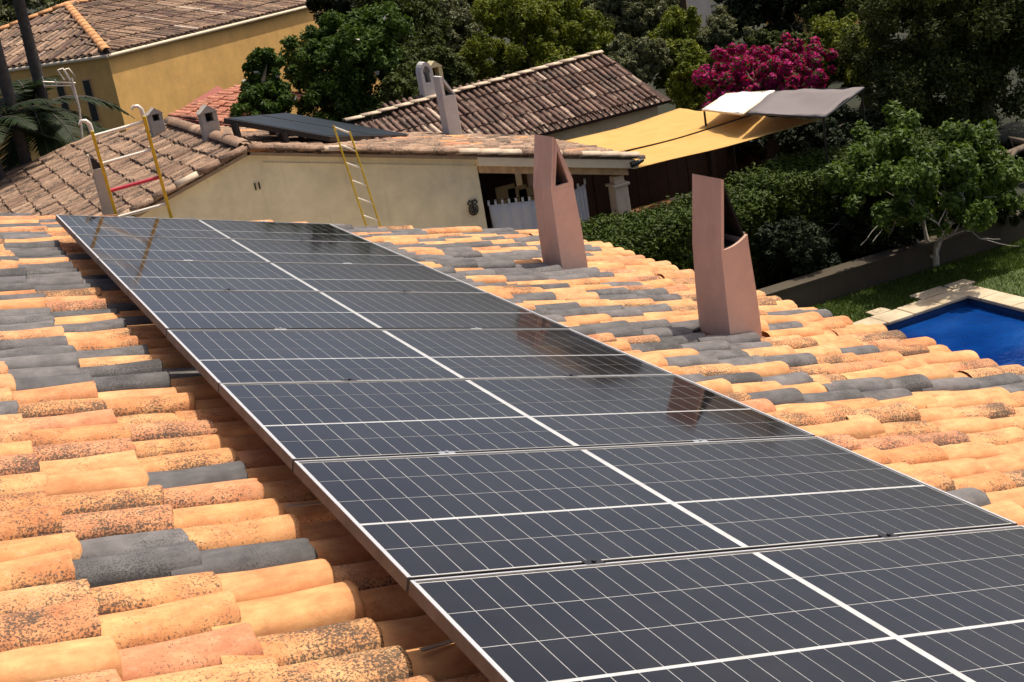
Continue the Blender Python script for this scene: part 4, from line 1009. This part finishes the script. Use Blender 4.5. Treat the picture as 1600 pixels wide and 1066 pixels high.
def leaves(N, centers, rad, size, up=.5, seed=0, aspect=.5, fold=.25):
    """N leaf quads scattered in clumps; returns verts, quads, rnd"""
    r = np.random.default_rng(seed); c = np.asarray(centers); k = r.integers(len(c), size=N)
    d = r.normal(size=(N, 3)); d /= np.linalg.norm(d, axis=1, keepdims=True)
    rr = r.random(N) ** .45
    P = c[k] + d * (np.asarray(rad)[k] * rr)[:, None] if np.ndim(rad) else c[k] + d * (rad * rr)[:, None]
    nrm = d * .7 + r.normal(size=(N, 3)) * .6 + np.array([0, 0, up]); nrm /= np.linalg.norm(nrm, axis=1, keepdims=True)
    a = np.cross(nrm, r.normal(size=(N, 3))); a /= np.linalg.norm(a, axis=1, keepdims=True); b = np.cross(nrm, a)
    s = size * (.6 + .8 * r.random(N))[:, None]
    v = np.stack([P - a * s, P + b * s * aspect - nrm * s * fold, P + a * s, P - b * s * aspect - nrm * s * fold], 1).reshape(-1, 3)
    q = np.arange(4 * N).reshape(N, 4)
    return v, q, np.clip(.15 + .5 * r.random(N) + .25 * (r.random(len(c))[k]), 0, 1)
def leaf_obj(name, parts, mats, parent):
    v = np.concatenate([p[0] for p in parts]); off = 0; qs = []; mi = []
    for i, p in enumerate(parts): qs.append(p[1] + off); off += len(p[0]); mi.append(np.full(len(p[1]), i))
    o0 = np.array([*v.mean(0)[:2], v[:, 2].min()])
    me = mesh_np(name, v - o0, np.concatenate(qs), mats, np.concatenate(mi), np.concatenate([p[2] for p in parts]))
    return link(bpy.data.objects.new(name, me), parent, o0)
def lobes(cx, cy, cz, rx, ry, rz, n, seed):
    r = np.random.default_rng(seed); out = []
    for i in range(n):
        d = r.normal(size=3); d /= np.linalg.norm(d); f = .35 + .6 * r.random() ** .6
        out.append((cx + d[0] * rx * f, cy + d[1] * ry * f, cz + d[2] * rz * f, .30 + .22 * r.random()))
    return out
def tree(name, label, cat, cx, cy, rx, ry, z0, z1, lk, N, size, seed, nl=9, per=26, group=None, bark='bark', extra=None, trunk=.14, crown='crown'):
    """crown between heights z0 and z1, standing on the ground at cx,cy"""
    r = np.random.default_rng(seed); cz, rz = (z0 + z1) / 2, (z1 - z0) / 2
    t = thing(name, (cx, cy, 0), label, cat, group)
    N = int(N * 1.7); size *= .74; lb = lobes(cx, cy, cz, rx * .85, ry * .85, rz * .82, nl, seed); cl = []; cr = []
    mr = min(rx, ry, rz)
    for (x, y, z, f) in lb:                  # clumps sit on the surface of each lobe, gaps between them
        R_ = mr * f * 1.25
        for k in range(per):
            d = r.normal(size=3); d[2] += .25; d /= np.linalg.norm(d)
            p = np.array([x, y, z]) + d * R_ * np.array([rx / mr, ry / mr, rz / mr]) ** .5 * (.55 + .5 * r.random())
            if p[2] < .12: p[2] = .12 + .3 * r.random()
            cl.append(p); cr.append(R_ * (.20 + .16 * r.random()))
    parts = [leaves(N, cl, np.array(cr), size, .5, seed + 1)]; mats = [L[lk]]
    if extra: 
        k2, frac, s2 = extra; parts.append(leaves(int(N * frac), cl, np.array(cr) * 1.08, s2, .5, seed + 2, .8)); mats.append(L[k2])
    leaf_obj(crown, parts, mats, t)
    m = MB(); top = np.array([cx, cy, max(.6, z0 + .25 * (z1 - z0))])
    m.tube([(cx, cy, -.1), (cx + r.normal(0, .08), cy + r.normal(0, .08), top[2] * .5), top], [trunk * 1.3, trunk, trunk * .8], 9)
    for (x, y, z, f) in lb[:7]:
        e = np.array([x, y, z]); mid = (top + e) / 2 + r.normal(size=3) * .12
        m.tube([top - V3(0, 0, .1), mid, e], [trunk * .6, trunk * .36, trunk * .12], 6)
    m.build('trunk', M[bark], t)
    return t
def tree_px(name, label, cat, px, Yd, lk, N, size, seed, depth=None, base=None, **k):
    """crown box given by its photo extent (x0, y0, x1, y1) at depth Yd"""
    x0, y0, x1, y1 = px; c = at((x0 + x1) / 2, (y0 + y1) / 2, Yd); d = np.linalg.norm(c - CAM)
    s = d / FPX; rx = (x1 - x0) / 2 * s; rz = (y1 - y0) / 2 * s
    return tree(name, label, cat, c[0], c[1], rx, depth or rx, max(.15, c[2] - rz) if base is None else base, c[2] + rz, lk, N, size, seed, **k)

BG = 'trees and shrubs behind the houses'
tree_px('shrub', 'glossy dark shrub with a few white flowers before the ochre wall', 'shrub', (352, 78, 462, 190), 27, 'citrus', 12000, .085, 21, group=BG, extra=('petal', .004, .07))
tree_px('citrus_tree', 'tall dark green tree at the right end of the ochre wall', 'tree', (440, 15, 625, 215), 27.5, 'citrus', 26000, .085, 22, group=BG, nl=12, extra=('petal', .0015, .06))
tree_px('dark_tree', 'dark tree at the top edge behind the glossy citrus tree', 'tree', (505, -60, 655, 95), 36, 'dark', 17000, .12, 23, group=BG, nl=10)
tree_px('olive_tree', 'grey green tree at the top edge left of the bright green one', 'tree', (610, -40, 760, 150), 36, 'olive', 20000, .10, 24, group=BG, nl=11)
tree_px('bright_tree', 'broad bright green tree above the ridge of the dark brown roof', 'tree', (700, 0, 965, 190), 31, 'bright', 34000, .085, 25, group=BG, nl=16)
tree_px('low_shrub', 'low green shrub left of the white round topped chimney', 'shrub', (585, 105, 690, 205), 26.0, 'oak', 10000, .08, 26, group=BG, extra=('petal', .004, .06))
tree_px('olive_tree', 'silvery olive tree above the right end of the dark brown roof', 'tree', (915, -45, 1065, 125), 34, 'olive', 24000, .085, 27, group=BG, nl=12)
tree_px('olive_tree', 'pale grey green bush in front of the pale far building', 'tree', (1040, 15, 1165, 110), 33, 'olive', 14000, .085, 28, group=BG)
tree_px('green_shrub', 'mid green shrub between the brown roof end and the bougainvillea', 'shrub', (1035, 75, 1135, 185), 25.5, 'bright', 13000, .075, 29, group=BG)
tree_px('dark_tree', 'dark tree at the top edge above the bougainvillea', 'tree', (1120, -70, 1300, 75), 33, 'dark', 18000, .11, 30, group=BG, nl=10)
tree_px('green_tree', 'yellowish green tree right of the bougainvillea', 'tree', (1265, 25, 1420, 150), 24, 'bright', 16000, .07, 31, group=BG)
tree_px('bougainvillea', 'magenta flowering bougainvillea behind the white awning', 'shrub', (1088, 66, 1318, 178), 21.5, 'citrus', 12000, .06, 32, group=BG, nl=46, per=5, extra=('bloom', 1.15, .042))
tree_px('holm_oak', 'huge dark holm oak filling the top right corner', 'tree', (1350, -90, 1720, 330), 18.5, 'oak', 62000, .065, 33, group=BG, nl=22, per=30, trunk=.22)
tree_px('dark_tree', 'dark tree under the grey awning left of the holm oak', 'tree', (1180, 175, 1420, 330), 19, 'dark', 22000, .08, 34, group=BG, nl=12)
tree_px('dark_tree', 'dark tree standing behind the holm oak', 'tree', (1270, 60, 1560, 240), 23, 'dark', 22000, .10, 35, group=BG, nl=12)
tree_px('dark_tree', 'dark leafy tree behind the right end of the garden wall', 'tree', (1480, 230, 1760, 420), 15.5, 'dark', 22000, .075, 36, group=BG, nl=12)
tree_px('dark_shrub', 'dark shrub behind the terrace under the white awning', 'shrub', (1085, 175, 1215, 320), 21.0, 'dark', 14000, .075, 37, group=BG, nl=10)
tree_px('dark_shrub', 'dark shrub between the grey awning and the clipped hedge', 'shrub', (1170, 190, 1330, 300), 17.6, 'dark', 14000, .07, 38, group=BG, nl=10)
tree_px('green_shrub', 'green shrub in the gap between the brown roof end and the pale far building', 'shrub', (1000, 30, 1120, 150), 29, 'bright', 14000, .08, 39, group=BG, nl=10)
tree_px('dark_tree', 'dark tree in the gap above the white awning', 'tree', (1110, 50, 1340, 150), 27, 'oak', 18000, .085, 40, group=BG, nl=12)
for i_, (px_, Yd_, lk_, lab_) in enumerate([((560, -30, 700, 120), 33, 'oak', 'mid green tree between the dark tree and the grey green one'), ((800, -60, 1000, 60), 40, 'olive', 'grey green tree at the top edge above the bright green tree'),
        ((620, 60, 740, 170), 28, 'oak', 'shaded shrub behind the tall white chimney'), ((1240, -60, 1400, 60), 30, 'oak', 'dark green tree at the top edge left of the holm oak'), ((930, 60, 1060, 130), 28, 'olive', 'low silvery shrub right of the brown roof ridge'),
        ((1400, -100, 1640, 120), 27, 'oak', 'tree crown behind the holm oak at the top right')]):
    tree_px('garden_tree', lab_, 'tree', px_, Yd_, lk_, 15000, .085, 120 + i_, group=BG, nl=12)
for i_, (px_, lab_) in enumerate([((1185, 340, 1320, 470), 'dark shrub hanging over the left end of the garden wall'), ((1290, 300, 1440, 420), 'dark shrub over the middle of the garden wall left of the pale branched tree'), ((1430, 260, 1620, 390), 'dark shrub over the right end of the garden wall')]):
    tree_px('wall_shrub', lab_, 'shrub', px_, 13.15, 'dark', 13000, .05, 140 + i_, group='dark shrubs along the garden wall', nl=11, trunk=.04)
# belt of far trees closing the view
far = [(-40, -40, 110, 75, 70, 'olive'), (80, -60, 230, 20, 66, 'olive'), (200, -70, 400, 10, 64, 'dark'), (380, -80, 560, 30, 60, 'citrus'), (600, -90, 760, 40, 52, 'oak'), (740, -80, 900, 50, 50, 'olive'),
       (880, -90, 1040, 40, 54, 'oak'), (1000, -110, 1160, 0, 56, 'bright'), (1130, -120, 1330, 60, 48, 'oak'), (1290, -130, 1480, 60, 44, 'citrus'), (1450, -150, 1700, 60, 42, 'dark')]
words = ['at the top left corner', 'above the left hip of the ochre house', 'above the ochre house ridge', 'above the right end of the ochre roof', 'above the low shrubs', 'above the bright green tree', 'left of the pale far building', 'behind the pale far building', 'above the bougainvillea', 'behind the ochre far building', 'behind the holm oak at top right']
for i, (x0, y0, x1, y1, Yd, lk) in enumerate(far):
    tree_px('far_tree', f'distant tree {words[i]}', 'tree', (x0, y0, x1, y1 + 40), Yd, lk, 11000, .17, 50 + i, group='distant trees closing the view', nl=10, base=.8)

# small plant in the porch and the clipped hedge
tree_px('potted_shrub', 'bluish green shrub at the foot of the porch column', 'shrub', (918, 335, 952, 368), 15.3, 'citrus', 1200, .045, 70, nl=5, per=12, trunk=.03)
def hedge(x0, x1, y0, y1, z1, label, seed, N):
    t = thing('clipped_hedge', ((x0 + x1) / 2, (y0 + y1) / 2, 0), label, 'hedge')
    m = MB(); m.box((x0 + .12, y0 + .12, 0), (x1 - .12, y1 - .12, z1 - .12)); m.build('inner_wood', M['bark'], t)
    r = np.random.default_rng(seed); P = []
    A = [(x1 - x0) * (y1 - y0), (x1 - x0) * z1, (y1 - y0) * z1]; pr = np.array(A) / sum(A)
    k = r.choice(3, N // 14, p=pr)
    for f in k:
        X, Y_, Z = r.uniform(x0, x1), r.uniform(y0, y1), r.uniform(0.1, z1)
        if f == 0: Z = z1
        elif f == 1: Y_ = y0 if r.random() < .75 else y1
        else: X = x0 if r.random() < .5 else x1
        P.append((X + r.normal(0, .03), Y_ + r.normal(0, .03), Z + .05 * math.sin(X * 3 + Y_ * 2) + r.normal(0, .025) - .04))
    leaf_obj('foliage', [leaves(N, P, np.full(len(P), .13), .036, .5, seed)], [L['hedge']], t)
hedge(6.4, 9.75, 13.8, 15.2, 1.32, 'clipped green hedge between the porch column and the chimney by the pool', 71, 42000)
hedge(10.0, 13.6, 13.7, 15.4, 1.45, 'clipped green hedge right of the chimney by the pool', 72, 42000)
# tree with pale branches on the lawn
def pale_tree():
    base = atz(1462, 418, 0.0); cx, cy = base[0], base[1]; r = np.random.default_rng(81)
    t = thing('pale_branched_tree', (cx, cy, 0), 'leafy tree with pale forked branches before the garden wall', 'tree')
    m = MB(); tips = []
    def grow(p, d, ln, rad, lev):
        q = [p]; dd = d.copy()
        for i in range(3):
            dd = unit(dd + r.normal(size=3) * .22 + V3(0, 0, .05)); q.append(q[-1] + dd * ln / 3)
        m.tube(q, [rad, rad * .85, rad * .7, rad * .55], 6)
        if lev >= 2: tips.append(q[-2])
        if lev == 4: tips.append(q[-1]); return
        for k in range(3 if lev < 3 else 2):
            nd = unit(dd + r.normal(size=3) * V3(.75, .55, .4) + V3(0, 0, .22)); grow(q[-1] if k else q[-2], nd, ln * (.80 + .1 * r.random()), rad * .58, lev + 1)
    b0 = V3(cx, cy, .0); m.tube([b0 - V3(0, 0, .1), b0 + V3(.02, 0, .2)], [.06, .05], 8)
    for d in ((-.62, .35, .95), (-.75, .2, .68), (-.25, -.2, .95), (.35, .3, .9), (.85, -.1, .7), (.1, .5, .9), (.5, -.3, .8)):
        grow(b0 + V3(0, 0, .15), unit(V3(*d)), .76, .030, 1)
    m.build('trunk', M['bark_pale'], t)
    tips = [p for p in tips if p[2] > .85]
    leaf_obj('crown', [leaves(34000, tips, np.full(len(tips), .17), .046, .6, 82, .55)], [L['fig']], t)
pale_tree()
# palms at the left edge
def palm(px, Yd, nf, fl, seed, label, lean):
    c = at(*px, Yd); r = np.random.default_rng(seed); t = thing('palm_tree', (c[0], c[1], 0), label, 'palm', 'palms at the left edge')
    m = MB(); hh = c[2]; pts = [(c[0] + lean * (1 - f), c[1], hh * f) for f in np.linspace(0, 1, 14)]
    m.tube(pts, [.115 + .012 * (i % 2) for i in range(14)], 10); m.build('trunk', M['palm_bark'], t)
    for k in range(nf):
        az = 2 * math.pi * k / nf + r.normal(0, .2); el = r.uniform(-.1, 1.1); d = V3(math.cos(az) * math.cos(el), math.sin(az) * math.cos(el), math.sin(el))
        q = [c.copy()]; dd = d.copy()
        for i in range(9):
            dd = unit(dd + V3(0, 0, -.17)); q.append(q[-1] + dd * fl / 9)
        mb = MB(); mb.tube(q, list(np.linspace(.03, .006, 10)), 5, m=0); vq = []
        for i in range(1, 9):
            for j in range(5):
                f = j / 5; p = q[i] * (1 - f) + q[i + 1] * f; tg = unit(q[i + 1] - q[i]); sd_ = unit(np.cross(tg, [0, 0, 1])); upv = np.cross(sd_, tg)
                ll = fl * .20 * math.sin(math.pi * min(1, (i + f) / 9.5 + .08)) + .06
                for s_ in (-1, 1):
                    e = unit(sd_ * s_ + tg * .55 + upv * (.15 + r.normal(0, .1)) - V3(0, 0, .15)); w_ = tg * .028
                    mb.add([p - w_, p + w_, p + e * ll * .6 + w_ * .9 - V3(0, 0, ll * .05), p + e * ll - V3(0, 0, ll * .2), p + e * ll * .6 - w_ * .9 - V3(0, 0, ll * .05)], [(0, 1, 2, 4), (4, 2, 3)], 1)
        mb.build('frond', [M['palm_bark'], L['palm']], t)
palm((-30, -230), 27, 13, 2.4, 91, 'tall palm whose trunk crosses the top left corner', -.1)
palm((-75, -190), 26, 12, 2.0, 92, 'palm trunk at the very left edge beside the taller one', -.1)
palm((52, 175), 27.5, 18, 2.3, 93, 'low dark palm spreading fronds behind the weathered roof', .05)
palm((-20, 215), 25.5, 14, 1.9, 94, 'low palm at the left edge, lowest of the palms', .05)
# grass on the lawn
r_ = np.random.default_rng(5); NG = 60000
gx = np.concatenate([r_.uniform(8.3, 17, NG // 2), r_.uniform(PX1 + .38, 17, NG // 2)]); gyy = np.concatenate([r_.uniform(PY1 + .38, 12.3, NG // 2), r_.uniform(7.5, 12.3, NG // 2)])
P = np.stack([gx, gyy, np.zeros(NG)], 1); a = r_.uniform(0, 2 * math.pi, NG); wv = np.stack([np.cos(a), np.sin(a), np.zeros(NG)], 1) * .006
hv = np.stack([r_.normal(0, .018, NG), r_.normal(0, .018, NG), r_.uniform(.02, .06, NG)], 1)
v = np.stack([P - wv, P + wv, P + hv + wv * .3, P + hv - wv * .3], 1).reshape(-1, 3)
me = mesh_np('grass', v, np.arange(4 * NG).reshape(NG, 4), [L['grass']], rnd=r_.random(NG))
tag(link(bpy.data.objects.new('grass', me)), 'short green grass beside the pool', 'grass', kind='stuff')
